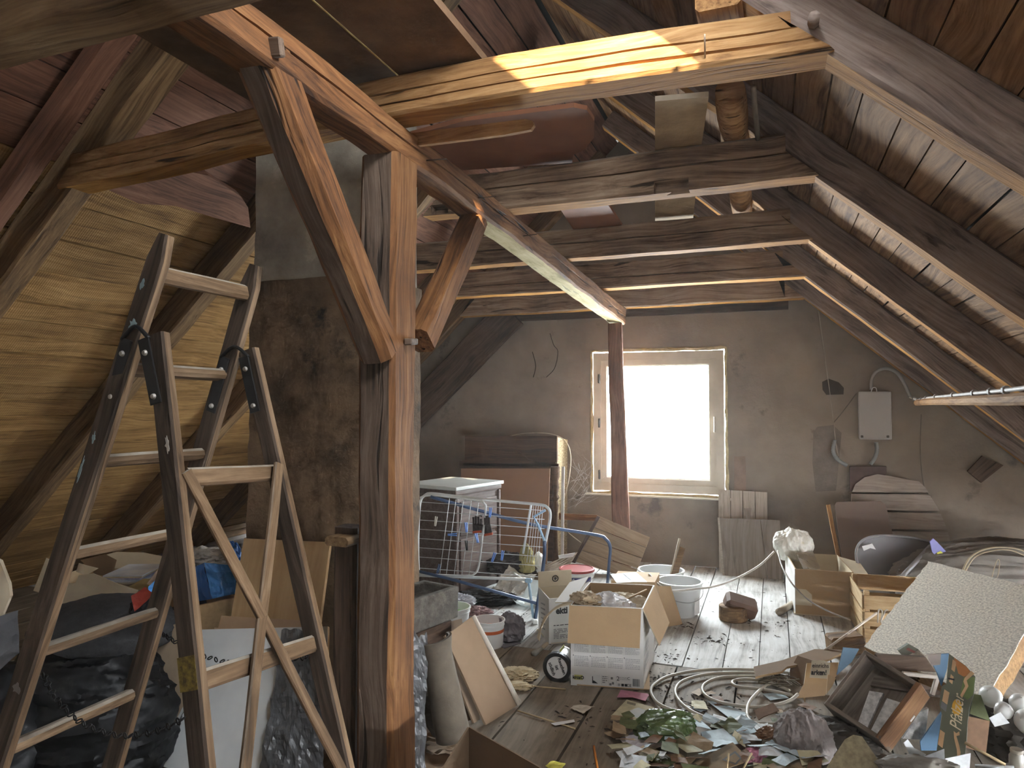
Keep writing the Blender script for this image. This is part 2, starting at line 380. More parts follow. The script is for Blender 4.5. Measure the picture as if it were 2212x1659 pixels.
while s < 6.2:
    wd = R.uniform(.17, .23) if s < 3.0 else R.uniform(.11, .16); c = RIDGE+DL*(s+wd/2)+NL*.012; rz = R.uniform(-.003, .003)
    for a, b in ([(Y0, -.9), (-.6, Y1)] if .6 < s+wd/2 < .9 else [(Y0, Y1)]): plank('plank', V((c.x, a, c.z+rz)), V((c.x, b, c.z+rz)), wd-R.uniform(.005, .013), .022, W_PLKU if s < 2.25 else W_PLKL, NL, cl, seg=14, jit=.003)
    s += wd
def felt(name, rects, D, N, parent):
    vs = []; fs = []
    for (s0, s1, a, b) in rects:
        k = len(vs); p, q = RIDGE+D*s0+N*.035, RIDGE+D*s1+N*.035
        vs += [(p.x, a, p.z), (p.x, b, p.z), (q.x, b, q.z), (q.x, a, q.z)]; fs.append((k, k+1, k+2, k+3))
    o = mesh_obj(name, vs, fs, [FELT], parent); return o
s0, s1 = gaps[0][0], gaps[-1][1]
felt('roofing_felt', [(-.05, s0, Y0-.1, Y1+.1), (s1, 6, Y0-.1, Y1+.1)]+[(g[0], g[1], Y0-.1, g[2]) for g in gaps]+[(g[0], g[1], g[3], Y1+.1) for g in gaps], DR, NR, cr)
L0, L1, LY0, LY1 = .6, .9, -.9, -.6      # an unseen hatch added in the far slope behind the eye, as fill light
felt('roofing_felt', [(-.05, L0, Y0-.1, Y1+.1), (L1, 6.3, Y0-.1, Y1+.1), (L0, L1, Y0-.1, LY0), (L0, L1, LY1, Y1+.1)], DL, NL, cl)
c = RIDGE+DL*((L0+L1)/2)+NL*.06
portal((c.x, (LY0+LY1)/2, c.z), L1-L0, LY1-LY0, -NL)
c = RIDGE+DR*((s0+s1)/2)+NR*.06
portal((c.x, sum(SKY_Y)/2, c.z), s1-s0, .5, -NR)
# ---------------------------------------------------------------- floor
fl = STRUCT(thing('floor', None, None, (0, 0, 0)))
seams = [.1+.195*k for k in range(-30, 16)]
seams = [-.9+.0, ]+[] if False else sorted([-.507, -.286, -.09, .085, .309]+[-.507-.2*k-R.uniform(-.015, .015) for k in range(1, 28)]+[.309+.2*k for k in range(1, 15)])
for a, b in zip(seams, seams[1:]):
    cut = R.uniform(5.4, 6.2) if R.random() < .35 else None
    for y0, y1 in ([(4.25, cut), (cut+.003, Y1-.02)] if cut else [(4.25, Y1-.02)]):
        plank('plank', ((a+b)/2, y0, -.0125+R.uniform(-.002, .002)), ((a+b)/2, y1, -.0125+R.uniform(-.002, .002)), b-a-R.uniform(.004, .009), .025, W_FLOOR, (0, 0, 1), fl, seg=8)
seamn = [-1.209+.337*k for k in range(-14, 14)]
for a, b in zip(seamn, seamn[1:]):
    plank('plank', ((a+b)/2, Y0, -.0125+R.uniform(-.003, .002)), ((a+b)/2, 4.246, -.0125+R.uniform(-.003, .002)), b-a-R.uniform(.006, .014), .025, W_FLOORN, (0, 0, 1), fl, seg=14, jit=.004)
mesh_obj('subfloor', [(-6.3, Y0-.2, -.03), (3.6, Y0-.2, -.03), (3.6, 7.3, -.03), (-6.3, 7.3, -.03)], [(0, 1, 2, 3)], [FELT], fl)
# ---------------------------------------------------------------- gable wall with the window
WY = 6.95; HX0, HX1, HZ0, HZ1 = -1.70, -.40, .655, 2.065
def gable(name, y, th, hx0, hx1, hz0, hz1, mat, n=1):
    top = lambda x: (4.17+.925*(x+1.398) if x < -1.398 else 4.17-.88*(x+1.398))
    F2 = [[(-5.75, 0), (hx0, 0), (hx0, hz0), (hx0, hz1), (hx0, top(hx0)), (-5.75, max(.06, top(-5.75)))],
          [(hx0, 0), (hx1, 0), (hx1, hz0), (hx0, hz0)],
          [(hx0, hz1), (hx1, hz1), (hx1, top(hx1))] + ([(-1.398, 4.17)] if hx0 < -1.398 < hx1 else []) + [(hx0, top(hx0))],
          [(hx1, 0), (3.2, 0), (3.2, max(.06, top(3.2))), (hx1, top(hx1)), (hx1, hz1), (hx1, hz0)]]
    vs = []; fs = []; idx = {}
    def vi(x, yy, z):
        k = (round(x, 5), yy, round(z, 5))
        if k not in idx: idx[k] = len(vs); vs.append((x, yy, z))
        return idx[k]
    for f in F2:
        fs.append([vi(x, y, z) for x, z in f]); fs.append([vi(x, y+th, z) for x, z in f][::-1])
    for a, b in (((hx0, hz0), (hx1, hz0)), ((hx1, hz0), (hx1, hz1)), ((hx1, hz1), (hx0, hz1)), ((hx0, hz1), (hx0, hz0))):
        fs.append([vi(a[0], y, a[1]), vi(a[0], y+th, a[1]), vi(b[0], y+th, b[1]), vi(b[0], y, b[1])])
    return STRUCT(mesh_obj(name, vs, fs, [mat]))
wb = gable('wall_back', WY, .3, HX0, HX1, HZ0, HZ1, PLASTER)
wn = STRUCT(mesh_obj('wall_near', [(-5.75, Y0, 0), (3.2, Y0, 0), (3.2, Y0, .06), (-1.398, Y0, 4.17), (-5.75, Y0, .06)], [(0, 1, 2, 3, 4)], [PLASTER]))
portal(((HX0+HX1)/2, WY+.32, (HZ0+HZ1)/2), HX1-HX0, HZ1-HZ0, (0, -1, 0))
# damp patches, an old hole and a crack line in the plaster
def wallp(x, y): return at(x, y, Y=WY-.004)
panel('patch', [wallp(*p) for p in ((1757, 935), (1765, 922), (1800, 918), (1818, 935), (1812, 1000), (1806, 1060), (1762, 1062), (1755, 1000))], .01, CONC, wb)
panel('patch', [wallp(*p) for p in ((1776, 825), (1790, 818), (1812, 826), (1823, 838), (1822, 852), (1785, 853), (1777, 842))], .01, plain('hole_dark', (.06, .045, .033), .95), wb)
tube('crack', [wallp(*p) for p in ((1150, 760), (1157, 790), (1152, 815))], .004, plain('soot', (.05, .04, .034), .95), wb, n=4)
tube('crack', [wallp(*p) for p in ((1188, 720), (1196, 745), (1205, 760), (1198, 795), (1180, 815))], .0035, bpy.data.materials['soot'], wb, n=4)
for x0, x1, zz in ((-2.5, .15, 2.395),):
    plank('plank', (x0, WY-.012, zz+.05), (x1, WY-.012, zz+.05), .1, .022, W_DARK, (0, -1, 0), wb)
# window
VINYL = plain('window_vinyl', (.62, .58, .48), .45, .15, scale=5); FOAM = plain('foam_yellow', (.62, .52, .3), .9, bump=.8, scale=30); GLASS = clearmat('window_glass', amount=.95)
METAL = plain('metal_dark', (.12, .11, .1), .45, metal=.7)
win = STRUCT(thing('window_1', None, None, ((HX0+HX1)/2, WY, HZ0)))
def wbar(name, x0, x1, z0, z1, y, dy, mat, par, bev=.006): return box(name, (x1-x0, dy, z1-z0), Matrix.Translation(V(((x0+x1)/2, y+dy/2, (z0+z1)/2))), mat, par, bev)
fo = .025; X0, X1, Z0, Z1 = HX0+fo, HX1-fo, HZ0+fo, HZ1-fo; fw = .075
fr = mesh_obj('window_frame', [], [], [VINYL], win)
def ring(name, x0, x1, z0, z1, wd, y, dy, mat, par):
    bm = bmesh.new()
    for a, b, c_, d_ in ((x0, x1, z0, z0+wd), (x0, x1, z1-wd, z1), (x0, x0+wd, z0+wd, z1-wd), (x1-wd, x1, z0+wd, z1-wd)):
        r_ = bmesh.ops.create_cube(bm, size=1); bmesh.ops.scale(bm, vec=(b-a, dy, d_-c_), verts=r_['verts']); bmesh.ops.translate(bm, vec=((a+b)/2, y+dy/2, (c_+d_)/2), verts=r_['verts'])
    bmesh.ops.remove_doubles(bm, verts=bm.verts, dist=.0005)
    me = bpy.data.meshes.new(name); bm.to_mesh(me); bm.free(); me.materials.append(mat); o = bpy.data.objects.new(name, me); return link(o, par)
bpy.data.objects.remove(fr)
ring('window_frame', X0, X1, Z0, Z1, fw, WY-.015, .09, VINYL, win)
sash = ring('sash', X0+.06, X1-.06, Z0+.06, Z1-.06, .07, WY-.002, .07, VINYL, win)
ring('glazing_bead', X0+.125, X1-.125, Z0+.125, Z1-.125, .014, WY+.012, .03, VINYL, win)
pane = box('pane', (X1-X0-.26, .006, Z1-Z0-.26), Matrix.Translation(V(((X0+X1)/2, WY+.03, (Z0+Z1)/2))), GLASS, win)
for z in (HZ1-.28, HZ1-.72, HZ0+.18): 
    box('hinge', (.02, .02, .09), Matrix.Translation(V((X0+.06, WY-.022, z))), METAL, win, .004)
hd = box('handle', (.016, .035, .15), Matrix.Translation(V((X1-.085, WY-.03, 1.34))), VINYL, win, .005)
def rim_path(off, yy, n=14):
    P = []
    for a, b in (((HX0+off, HZ0+off), (HX1-off, HZ0+off)), ((HX1-off, HZ0+off), (HX1-off, HZ1-off)), ((HX1-off, HZ1-off), (HX0+off, HZ1-off)), ((HX0+off, HZ1-off), (HX0+off, HZ0+off))):
        for i in range(n): P.append(V((a[0]+(b[0]-a[0])*i/n+R.uniform(-.004, .004), yy, a[1]+(b[1]-a[1])*i/n+R.uniform(-.004, .004))))
    return P
tube('sealing_foam', rim_path(.004, WY-.004), .014, FOAM, win, closed=True, res=2, rnd=.6)
box('sill', (HX1-HX0+.1, .06, .018), Matrix.Translation(V(((HX0+HX1)/2, WY-.028, HZ0-.012))), VINYL, win, .004)
# ---------------------------------------------------------------- rafters
RAF = 'bare roof rafters'
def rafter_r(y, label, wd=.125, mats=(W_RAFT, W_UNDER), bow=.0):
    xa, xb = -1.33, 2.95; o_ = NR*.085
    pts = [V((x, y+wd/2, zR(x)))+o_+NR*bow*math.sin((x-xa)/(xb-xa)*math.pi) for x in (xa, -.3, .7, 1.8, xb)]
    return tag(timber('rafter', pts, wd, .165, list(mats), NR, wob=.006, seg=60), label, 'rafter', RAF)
def rafter_l(y, label, wd=.13, mats=(W_RAFTL, W_RAFTL), h=.165):
    xa, xb = -5.6, -1.45; o_ = NL*(h/2+.002)
    pts = [V((x, y+wd/2, zL(x)))+o_ for x in (xa, -4.2, -2.8, xb)]
    return tag(timber('rafter', pts, wd, h, list(mats), NL, wob=.01, seg=60), label, 'rafter', RAF)
YR = [2.285, 3.42, 4.62, 5.82, 6.71]
for y, l in zip(YR, ['thick knotty grey rafter meeting the sunlit golden tie', 'grey rafter meeting the second dusty tie', 'brown rafter meeting the third dusty tie', 'dark rafter meeting the fourth tie', 'thin-looking dark rafter next to the gable wall, above the meter box']):
    rafter_r(y, l, wd=.13 if y < 3 else .115)
for y, l in zip([2.285, 3.42, 4.62, 5.82, 6.71], ['heavy rafter carrying the pale bent end of the golden tie', 'rafter passing behind the chimney', 'low rafter end seen between the ladder rungs', 'rafter seen between the two braces beyond the chimney', 'rafter against the gable wall above the dark headboard']):
    rafter_l(y, l)
timber_a = timber('roof_batten', [V((-4.9, 2.11, zL(-4.9)-.0))+NL*.06, V((-2.33, 2.11, zL(-2.33)))+NL*.06], .1, .1, [W_PLKU, W_PLKU], NL, wob=.004)
tag(timber_a, 'reddish narrow timber running close beside the heavy rafter above the ladder', 'timber')
edge_l = timber('gable_timber', [V((-4.6, 6.9, zL(-4.6)-.40)), V((-2.53, 6.9, zL(-2.53)-.40))], .08, .34, [W_DARK], NL, wob=.006, under=False)  # dark timber set along the dark band beside the plaster edge
tag(edge_l, 'black timber slanting along the plaster edge over the dark headboard', 'timber')
# trimmer with a rounded end between the rafters, left of the chimney
kl = 2.52+.925*2.93
tr = panel('trimmer_board', [at(x, y, n=(-.925, 0, 1), k=kl-.004) for x, y in ((216, 402), (330, 384), (415, 372), (452, 380), (490, 405), (520, 424), (536, 448), (541, 492), (470, 472), (380, 445), (300, 440))], .05, W_PLKU, u=(0, 1, 0))
tag(tr, 'reddish trimmer board with a rounded end, slung under the roof boards next to the chimney', 'board')
# ---------------------------------------------------------------- collar ties
TIE = 'collar ties across the loft'
def tie(path, y, wd, h, mats, label, crack, sh0=1.0, wob=.006):
    o = timber('collar_tie', [V((x, y+wd/2, z)) for x, z in path], wd, h, list(mats), wob=wob, sh0=sh0, sh1=-1.136, crack=crack, seg=70)
    return tag(o, label, 'beam', TIE)
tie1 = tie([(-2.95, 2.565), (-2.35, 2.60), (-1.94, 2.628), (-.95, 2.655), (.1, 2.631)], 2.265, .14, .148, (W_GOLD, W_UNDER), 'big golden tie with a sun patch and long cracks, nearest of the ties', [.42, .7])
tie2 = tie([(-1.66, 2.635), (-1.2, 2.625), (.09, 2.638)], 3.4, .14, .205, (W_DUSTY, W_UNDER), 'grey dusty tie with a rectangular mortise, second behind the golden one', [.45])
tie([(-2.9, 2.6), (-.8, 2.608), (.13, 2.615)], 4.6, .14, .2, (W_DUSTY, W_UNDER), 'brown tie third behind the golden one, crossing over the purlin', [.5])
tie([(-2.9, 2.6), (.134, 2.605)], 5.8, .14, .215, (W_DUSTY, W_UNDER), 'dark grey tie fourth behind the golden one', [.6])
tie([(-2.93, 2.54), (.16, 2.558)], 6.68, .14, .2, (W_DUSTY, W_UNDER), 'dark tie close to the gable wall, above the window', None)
t0 = tie([(-3.0, 2.47), (-1.8, 2.495), (.1, 2.53)], 1.2,   .13, .13, (W_RAFTL, W_RAFTL), 'brown tie crossing the top corner above the ladder', None)
# mortise pocket in the second tie
def pocket(o, centre, size):
    """Cut a mortise into a tie; the cutter is thrown away."""
    c = box('cutter', size, Matrix.Translation(V(centre)), W_DARK); m_ = o.modifiers.new('m', 'BOOLEAN'); m_.object = c; m_.solver = 'EXACT'; bpy.context.view_layer.update()
    me = bpy.data.meshes.new_from_object(o.evaluated_get(bpy.context.evaluated_depsgraph_get())); o.modifiers.remove(m_); o.data = me; bpy.data.objects.remove(c)
pocket(tie2, V((-.44, 3.41, 2.556)), (.163, .1, .058)); pocket(tie2, V((at(950, 462, Y=3.4).x, 3.41, 2.56)), (.1, .1, .05))
# ---------------------------------------------------------------- purlin, posts, braces
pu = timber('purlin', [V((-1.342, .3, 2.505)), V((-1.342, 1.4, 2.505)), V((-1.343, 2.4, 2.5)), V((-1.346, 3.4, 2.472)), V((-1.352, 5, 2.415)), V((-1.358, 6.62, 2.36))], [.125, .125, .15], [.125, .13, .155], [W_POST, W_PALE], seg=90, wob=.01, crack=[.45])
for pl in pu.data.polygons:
    if pl.material_index == 1 and pl.center.x < 2.9: pl.material_index = 0  # only the far underside stays pale: window light put into the wood colour
tag(pu, 'long hewn purlin running from the ladder to the window, its far underside tinted with window light', 'beam')
po = timber('timber_post', [V((-1.355, 2.345, 0)), V((-1.36, 2.345, 1.2)), V((-1.355, 2.345, 2.437))], .15, .185, [W_POST, W_POSTG], up=(0, 1, 0), seg=60, wob=.009, cham=.018)
tag(po, 'massive upright post with an orange split side, carrying the purlin', 'post')
b1 = timber('brace', [at(562, 112, X=-1.345)+V((0, 0, .0)), at(822, 762, X=-1.345)], .125, .145, [W_POST, W_POSTG], up=(0, 1, 1), seg=40, wob=.008, cham=.03)
tag(b1, 'stout orange brace slanting from the purlin down to the post, over the chimney', 'brace')
b2 = timber('brace', [at(912, 722, X=-1.345)+V((0, -.02, -.03)), at(1027, 470, X=-1.345)], .1, .13, [W_POST, W_POSTG], up=(0, -1, 1), seg=30, wob=.008, cham=.02)
tag(b2, 'shorter twisted brace on the window side of the post', 'brace')
wdg = box('wedge', (.03, .09, .025), loc_rot(at(888, 738, X=-1.27), .2, .1), W_POSTG, None, .004); tag(wdg, 'small wooden wedge sticking out of the post under its braces', 'wedge')
wdg2 = box('wedge', (.05, .03, .05), loc_rot(at(592, 103, X=-1.275), .2, .3), W_POSTG, None, .004); tag(wdg2, 'dark wooden wedge in the purlin above the stout brace', 'wedge')
pr = timber('prop', [at(1344, 1237, Y=6.47)*1.0, at(1338, 1000, Y=6.47), at(1333, 850, Y=6.47), at(1328, 698, Y=6.47)], [.165, .14, .125], .06, [W_PLKU, W_PLKU], up=(0, 1, 0), seg=24, wob=.006)
tag(pr, 'thin red-brown plank prop standing in front of the window under the purlin end', 'prop')
# pegs and nails
pg = tube('peg', [at(1757, 52, Y=2.27), at(1759, 35, Y=2.2)], .017, W_RAFT, n=7, smooth_path=False); tag(pg, 'stub of a wooden peg on the knotty rafter above the golden tie', 'peg')
IRON = plain('rusty_iron', (.14, .1, .075), .7, metal=.6, scale=40)
nl = tube('nail', [at(1523, 124, Y=2.262), at(1522, 74, Y=2.20)], .0028, plain('nail_bright', (.5, .42, .35), .4, metal=.8), n=6, smooth_path=False); tag(nl, 'long bent nail on the face of the golden tie', 'nail')
for i, (x, y, x2) in enumerate(((918, 347, 965), (1032, 428, 1072), (1130, 510, 1160))):
    o = tube('nail', [at(x, y, X=-1.285), at(x2, y-4, X=-1.19)], .003, IRON, n=5, smooth_path=False)
    tag(o, ('rusty nail in the purlin beside the post', 'rusty nail in the purlin above the twisted brace', 'rusty nail in the purlin past the twisted brace')[i], 'nail', 'nails in the purlin')
# ---------------------------------------------------------------- chimney
CHB = plain('chimney_plaster_brown', (.2, .13, .075), .95, scale=5, col2=(.075, .048, .028), bump=1.0, bscale=22, stain=(.03, .024, .02), stain_scale=3.2, stain_at=.57, detail=9)
CHT = plain('chimney_plaster_grey', (.43, .385, .31), .95, scale=3, col2=(.2, .17, .14), bump=.5, bscale=40, stain=(.52, .47, .38), stain_scale=6, stain_at=.6, detail=9)
cy = 2.86; xl, xr = at(546, 345, Y=cy).x, at(797, 320, Y=cy).x; zc = at(600, 605, Y=cy).z
ch = thing('chimney', 'square plastered chimney, pale above and sooty brown below, behind the ladder', 'chimney', ((xl+xr)/2, cy+.26, 0))
def rough_box(name, x0, x1, y0, y1, z0, z1, mat, par, amp, n=56):
    bm = bmesh.new(); bmesh.ops.create_cube(bm, size=1); bmesh.ops.subdivide_edges(bm, edges=bm.edges[:], cuts=n, use_grid_fill=True)
    for v in bm.verts:
        p = V(((x0+x1)/2+v.co.x*(x1-x0), (y0+y1)/2+v.co.y*(y1-y0), (z0+z1)/2+v.co.z*(z1-z0)))
        v.co = p+V((noise.noise(p*5), noise.noise(p*5+V((7, 0, 0)))+.7*noise.noise(p*15)+.5*min(0, noise.noise(p*28)+.15), 0))*amp
    me = bpy.data.meshes.new(name); bm.to_mesh(me); bm.free(); me.materials.append(mat)
    for p in me.polygons: p.use_smooth = True
    me.set_sharp_from_angle(angle=math.radians(50))
    return link(bpy.data.objects.new(name, me), par)
rough_box('lower_shaft', xl-.012, xr+.012, cy, cy+.5, 0, zc, CHB, ch, .014)
rough_box('upper_shaft', xl+.006, xr-.006, cy+.016, cy+.49, zc-.01, 3.55, CHT, ch, .006)
BRICK = plain('brick_red', (.3, .11, .06), .9, scale=12, bump=.6)
# ---------------------------------------------------------------- boards and scraps lying on the ties
HARD = plain('hardboard_brown', (.2, .12, .065), .8, scale=4, col2=(.1, .06, .035), bump=.5, bscale=25, detail=8)
REDB = plain('board_red', (.27, .11, .055), .6, scale=3, col2=(.2, .08, .04), bump=.1)
TANB = plain('board_tan', (.42, .3, .17), .85, scale=6, col2=(.3, .21, .12), bump=.5, bscale=40)
def flat_on(name, pts, z, th, mat, label, cat='board', px=True, edge=None):
    P = [at(x, y, Z=z) for x, y in pts] if px else [V((x, y, z)) for x, y in pts]
    return tag(panel(name, P, th, mat, edge=edge), label, cat)
flat_on('fibreboard_sheet', [(-2.0, 1.15), (-1.322, 1.15), (-1.322, 2.41), (-2.0, 2.41)], 2.757, .04, HARD, 'dark crumbly board lying on the ties, its edge tinted with sunlight along the sunny gap', px=False, edge=plain('edge_sun_yellow', (.8, .6, .25), .8))  # the edge's pale yellow is sunlight put into the colour
flat_on('fibreboard_sheet', [(-1.296, 1.15), (-.955, 1.15), (-.955, 2.41), (-1.296, 2.41)], 2.74, .03, HARD, 'dark brown board on the ties between the sunny gap and the sun patch', px=False)
flat_on('shaped_board', [(860, 300), (1000, 262), (1240, 232), (1268, 238), (1284, 262), (1283, 298), (1262, 324), (1238, 335), (1236, 352), (1085, 362), (940, 372)], 2.752, .02, REDB, 'smooth red-brown board with rounded corners, lying on the second tie')
flat_on('red_offcut', [(1180, 405), (1280, 392), (1345, 490), (1240, 498)], 2.70, .02, REDB, 'red-brown board end showing between the second and third ties')
sl_ = panel('rounded_lath', [at(x, y, Y=2.43) for x, y in ((850, 292), (1135, 257), (1150, 261), (1153, 270), (1146, 280), (1090, 291), (870, 318))], .02, W_GOLD, u=(1, 0, 0)); tag(sl_, 'lath with a rounded end fixed behind the golden tie', 'lath')
flat_on('chipboard_piece', [(1415, 219), (1531, 209), (1513, 330), (1497, 474), (1415, 477)], 2.74, .022, TANB, 'pale tan sheet lying over the second and third ties', edge=plain('pale_edge', (.6, .52, .4), .9))
la, lb = at(1577, 195, Z=2.80), at(1605, 472, Z=2.80)
lg = tube('log', [la, (la+lb)/2, lb], .064, W_GOLD, n=18, res=6, rnd=.15); tag(lg, 'short round log lying over the second tie', 'log')
rd = tube('metal_rod', [at(1627, 188, Z=2.725), at(1637, 300, Z=2.725)], .011, plain('rod_grey', (.25, .21, .17), .6, metal=.4), n=8, smooth_path=False); tag(rd, 'thin rod lying beside the round log', 'rod')
ob = timber('timber_offcut', [at(1552, 8, Y=2.25)+V((0, 0, .035)), at(1552, 8, Y=2.25)+V((.01, .5, .035))], .14, .1, [W_GOLD], wob=.004, under=False); tag(ob, 'square timber offcut lying on top of the golden tie', 'timber')
# ================================================================ ladder
W_LAD = wood('ladder_wood', (.05, .029, .014), (.145, .088, .046), (.25, .165, .095), cracks=.6, bump=.5, dust=(.4, .36, .3))
W_LADD = wood('ladder_wood_shaded', (.02, .013, .008), (.06, .041, .028), (.115, .083, .06), cracks=.6, bump=.5)
BLACKM = plain('black_iron', (.025, .024, .024), .45, metal=.6, scale=20)
BOLT = plain('bolt_grey', (.4, .37, .33), .5, metal=.5)
PAINTW = plain('paint_white', (.6, .57, .5), .7, scale=20); PAINTB = plain('paint_blue', (.3, .4, .42), .7, scale=20); PAINTY = plain('paint_yellow', (.26, .19, .04), .8, scale=60, col2=(.07, .05, .02))
NA, KA, NB, KB = (1, 0, -.32), -2.2304, (1, 0, .28), -1.157
ld = thing('stepladder', 'old wooden double stepladder with splashes of paint and iron hinges', 'ladder', (-1.7, 1.6, 0))
def zline(a, b, z): return a+(b-a)*((z-a.z)/(b.z-a.z))
def stile(p, q, n, k, ztop, parent=ld, top=True):
    a, b = at(*p, n=n, k=k), at(*q, n=n, k=k)
    t0, t1 = zline(a, b, ztop), zline(a, b, 0.0)
    o = timber('stile', [t0, t1], .034, [.035, .068]+[.07]*26 if top else .062, [W_LADD], up=(1, 0, 0), parent=ld, seg=28, wob=.002, cham=.006, under=False)
    me = o.data; me.materials.append(W_LAD)          # narrow edges lighter, broad sides darker: side light put into the colours
    for pl in me.polygons:
        if abs(pl.normal.z) > .85: pl.material_index = 1
    return a, b
sA, sa = stile((350, 540), (75, 1400), NA, KA, 1.985), stile((546, 600), (290, 1493), NA, KA, 1.97)
sB, sb = stile((345, 750), (432, 1601), NB, KB, 1.705, top=False), stile((543, 778), (707, 1500), NB, KB, 1.69, top=False)
zs = [at(378, 600, n=NA, k=KA).z, at(300, 800, n=NA, k=KA).z, at(243, 995, n=NA, k=KA).z, at(180, 1192, n=NA, k=KA).z, at(110, 1398, n=NA, k=KA).z, at(45, 1605, n=NA, k=KA).z]
zs.append(zs[-1]-.28)
for i, z in enumerate(zs):
    a, b = zline(*sA, z), zline(*sa, z)
    timber('rung', [a+V((0, .012, 0)), b-V((0, .012, 0))], .05 if i else .03, .034 if i else .05, [W_LAD], up=(-.25, 0, 1), parent=ld, seg=10, wob=.003, cham=.01, under=False)
for p, q in (((405, 1032), (602, 1020)), ((440, 1468), (682, 1388))):
    a, b = at(*p, n=NB, k=KB), at(*q, n=NB, k=KB)
    timber('rung', [a, b], .024, .052, [W_LAD], up=(-.28, 0, 1), parent=ld, seg=10, wob=.003, cham=.008, under=False)
for p, q in (((402, 1018), (742, 1672)), ((602, 1002), (528, 1672))):
    a, b = at(*p, n=NB, k=KB+.034), at(*q, n=NB, k=KB+.034)
    timber('cross_brace', [a, b], .016, .034, [W_LAD], up=(0, 1, .3), parent=ld, seg=14, wob=.002, cham=.004, under=False)
# hinges
def yoff(p, dy): return p+V((0, dy, 0))
for side, dy, offs in (('near', -.021, 0), ('far', -.021, 1)):
    (pa, qa), (pb, qb) = (sA, sB) if not offs else (sa, sb)
    zt = 1.70 if not offs else 1.675
    c = (zline(pa, qa, zt)+zline(pb, qb, zt))/2+V((0, dy, 0)); c.y = zline(pa, qa, zt).y+dy
    hg = bpy.data.objects.new('hinge', None); link(hg, ld); hg.empty_display_size = .03
    for pq in ((pa, qa), (pb, qb)):
        u0, u1 = zline(*pq, zt-.01), zline(*pq, zt-.19); u0.y = u1.y = c.y
        box_o = timber('hinge_plate', [u0, u1], .006, .04, [BLACKM], up=(1, 0, 0), parent=hg, seg=2, wob=0, cham=.002, under=False)
        for zz in (zt-.05, zt-.17):
            m_ = zline(*pq, zz); m_.y = c.y-.005
            lathe('bolt', [(.001, .006), (.006, .005), (.0085, 0), (.0085, -.004)], BOLT, Matrix.Translation(m_) @ Matrix.Rotation(math.pi/2, 4, 'X'), hg, n=12)
    ua, ub = zline(pa, qa, zt-.01), zline(pb, qb, zt-.01); ua.y = ub.y = c.y; ua.x -= .02; ub.x += .02
    tube('hinge_arch', [ua, (ua+ub)/2+V((0, 0, .035)), ub], .006, BLACKM, hg, n=6)
# paint marks on the near stile
def splash(pq, z0, z1, wd, mat, off=0, square=False):
    a, b = zline(*pq, z0), zline(*pq, z1); d_ = (b-a).normalized(); sx = V((d_.z, 0, -d_.x)); sx.normalize(); m_ = []
    shape = ((0, -1), (0, 1), (1, 1), (1, -1)) if square else [(.5+.5*math.sin(g)*q_, math.cos(g)*q_) for g, q_ in [(2*math.pi*i/14, R.uniform(.35, 1.05)) for i in range(14)]]
    for t, s_ in shape: m_.append(a.lerp(b, t)+sx*(s_*wd/2+off)+V((0, -.0185, 0)))
    return panel('paint_mark', m_, .001, mat, ld)
splash((sA, sa)[0], 1.86, 1.82, .018, PAINTB, .01); splash(sA, 1.75, 1.71, .03, PAINTB); splash(sA, 1.43, 1.39, .015, PAINTB, .01); splash(sA, 1.36, 1.28, .012, PAINTB, .02); splash(sA, .73, .69, .035, plain('paint_grey', (.22, .19, .17), .8))
splash(sB, 1.43, 1.36, .02, PAINTW, -.01); splash(sB, .87, .79, .058, PAINTY, 0, True)
# chains
def chain(pts, parent, n):
    ch_ = bpy.data.objects.new('chain', None); ch_.empty_display_size = .03; link(ch_, parent)
    lk = None
    P = [path_at(pts, i/n) for i in range(n+1)]
    for i in range(n):
        a, b = P[i], P[i+1]; L = (b-a).length
        M = frame(b-a, V((0, -.3, 1)) if i % 2 else V((.3, 1, .2)), a)
        if lk is None:
            q = [V((L*.5+L*.8*math.cos(g), .0085*math.sin(g), 0)) for g in [2*math.pi*j/10 for j in range(10)]]
            lk = tube('link', q, .0022, BLACKM, ch_, n=5, res=1, closed=True)
            lk.data.transform(Matrix.Translation(q[0])); lk.matrix_basis = M
        else:
            o = lk.copy(); COL.objects.link(o); o.matrix_basis = M
    return ch_
ca, cb = at(92, 1455, n=NA, k=KA), at(398, 1552, n=NB, k=KB)
def pxd(a, b, x, y):    # the point under pixel x, y at a depth between those of a and b
    da, db = (a-EYE).dot(FW), (b-EYE).dot(FW); t = (x-92)/(398-92); return at(x, y, d=da+(db-da)*t)
chain([ca, pxd(ca, cb, 120, 1508), pxd(ca, cb, 175, 1560), pxd(ca, cb, 250, 1588), pxd(ca, cb, 330, 1582), cb], ld, 34)
fa, fb = at(352, 1370, n=NA, k=KA), at(668, 1418, n=NB, k=KB)
def pxf(x, y):
    da, db = (fa-EYE).dot(FW), (fb-EYE).dot(FW); return at(x, y, d=da+(db-da)*(x-352)/(668-352))
chain([fa, pxf(385, 1390), pxf(440, 1417), pxf(520, 1435), pxf(600, 1430), fb], ld, 30)
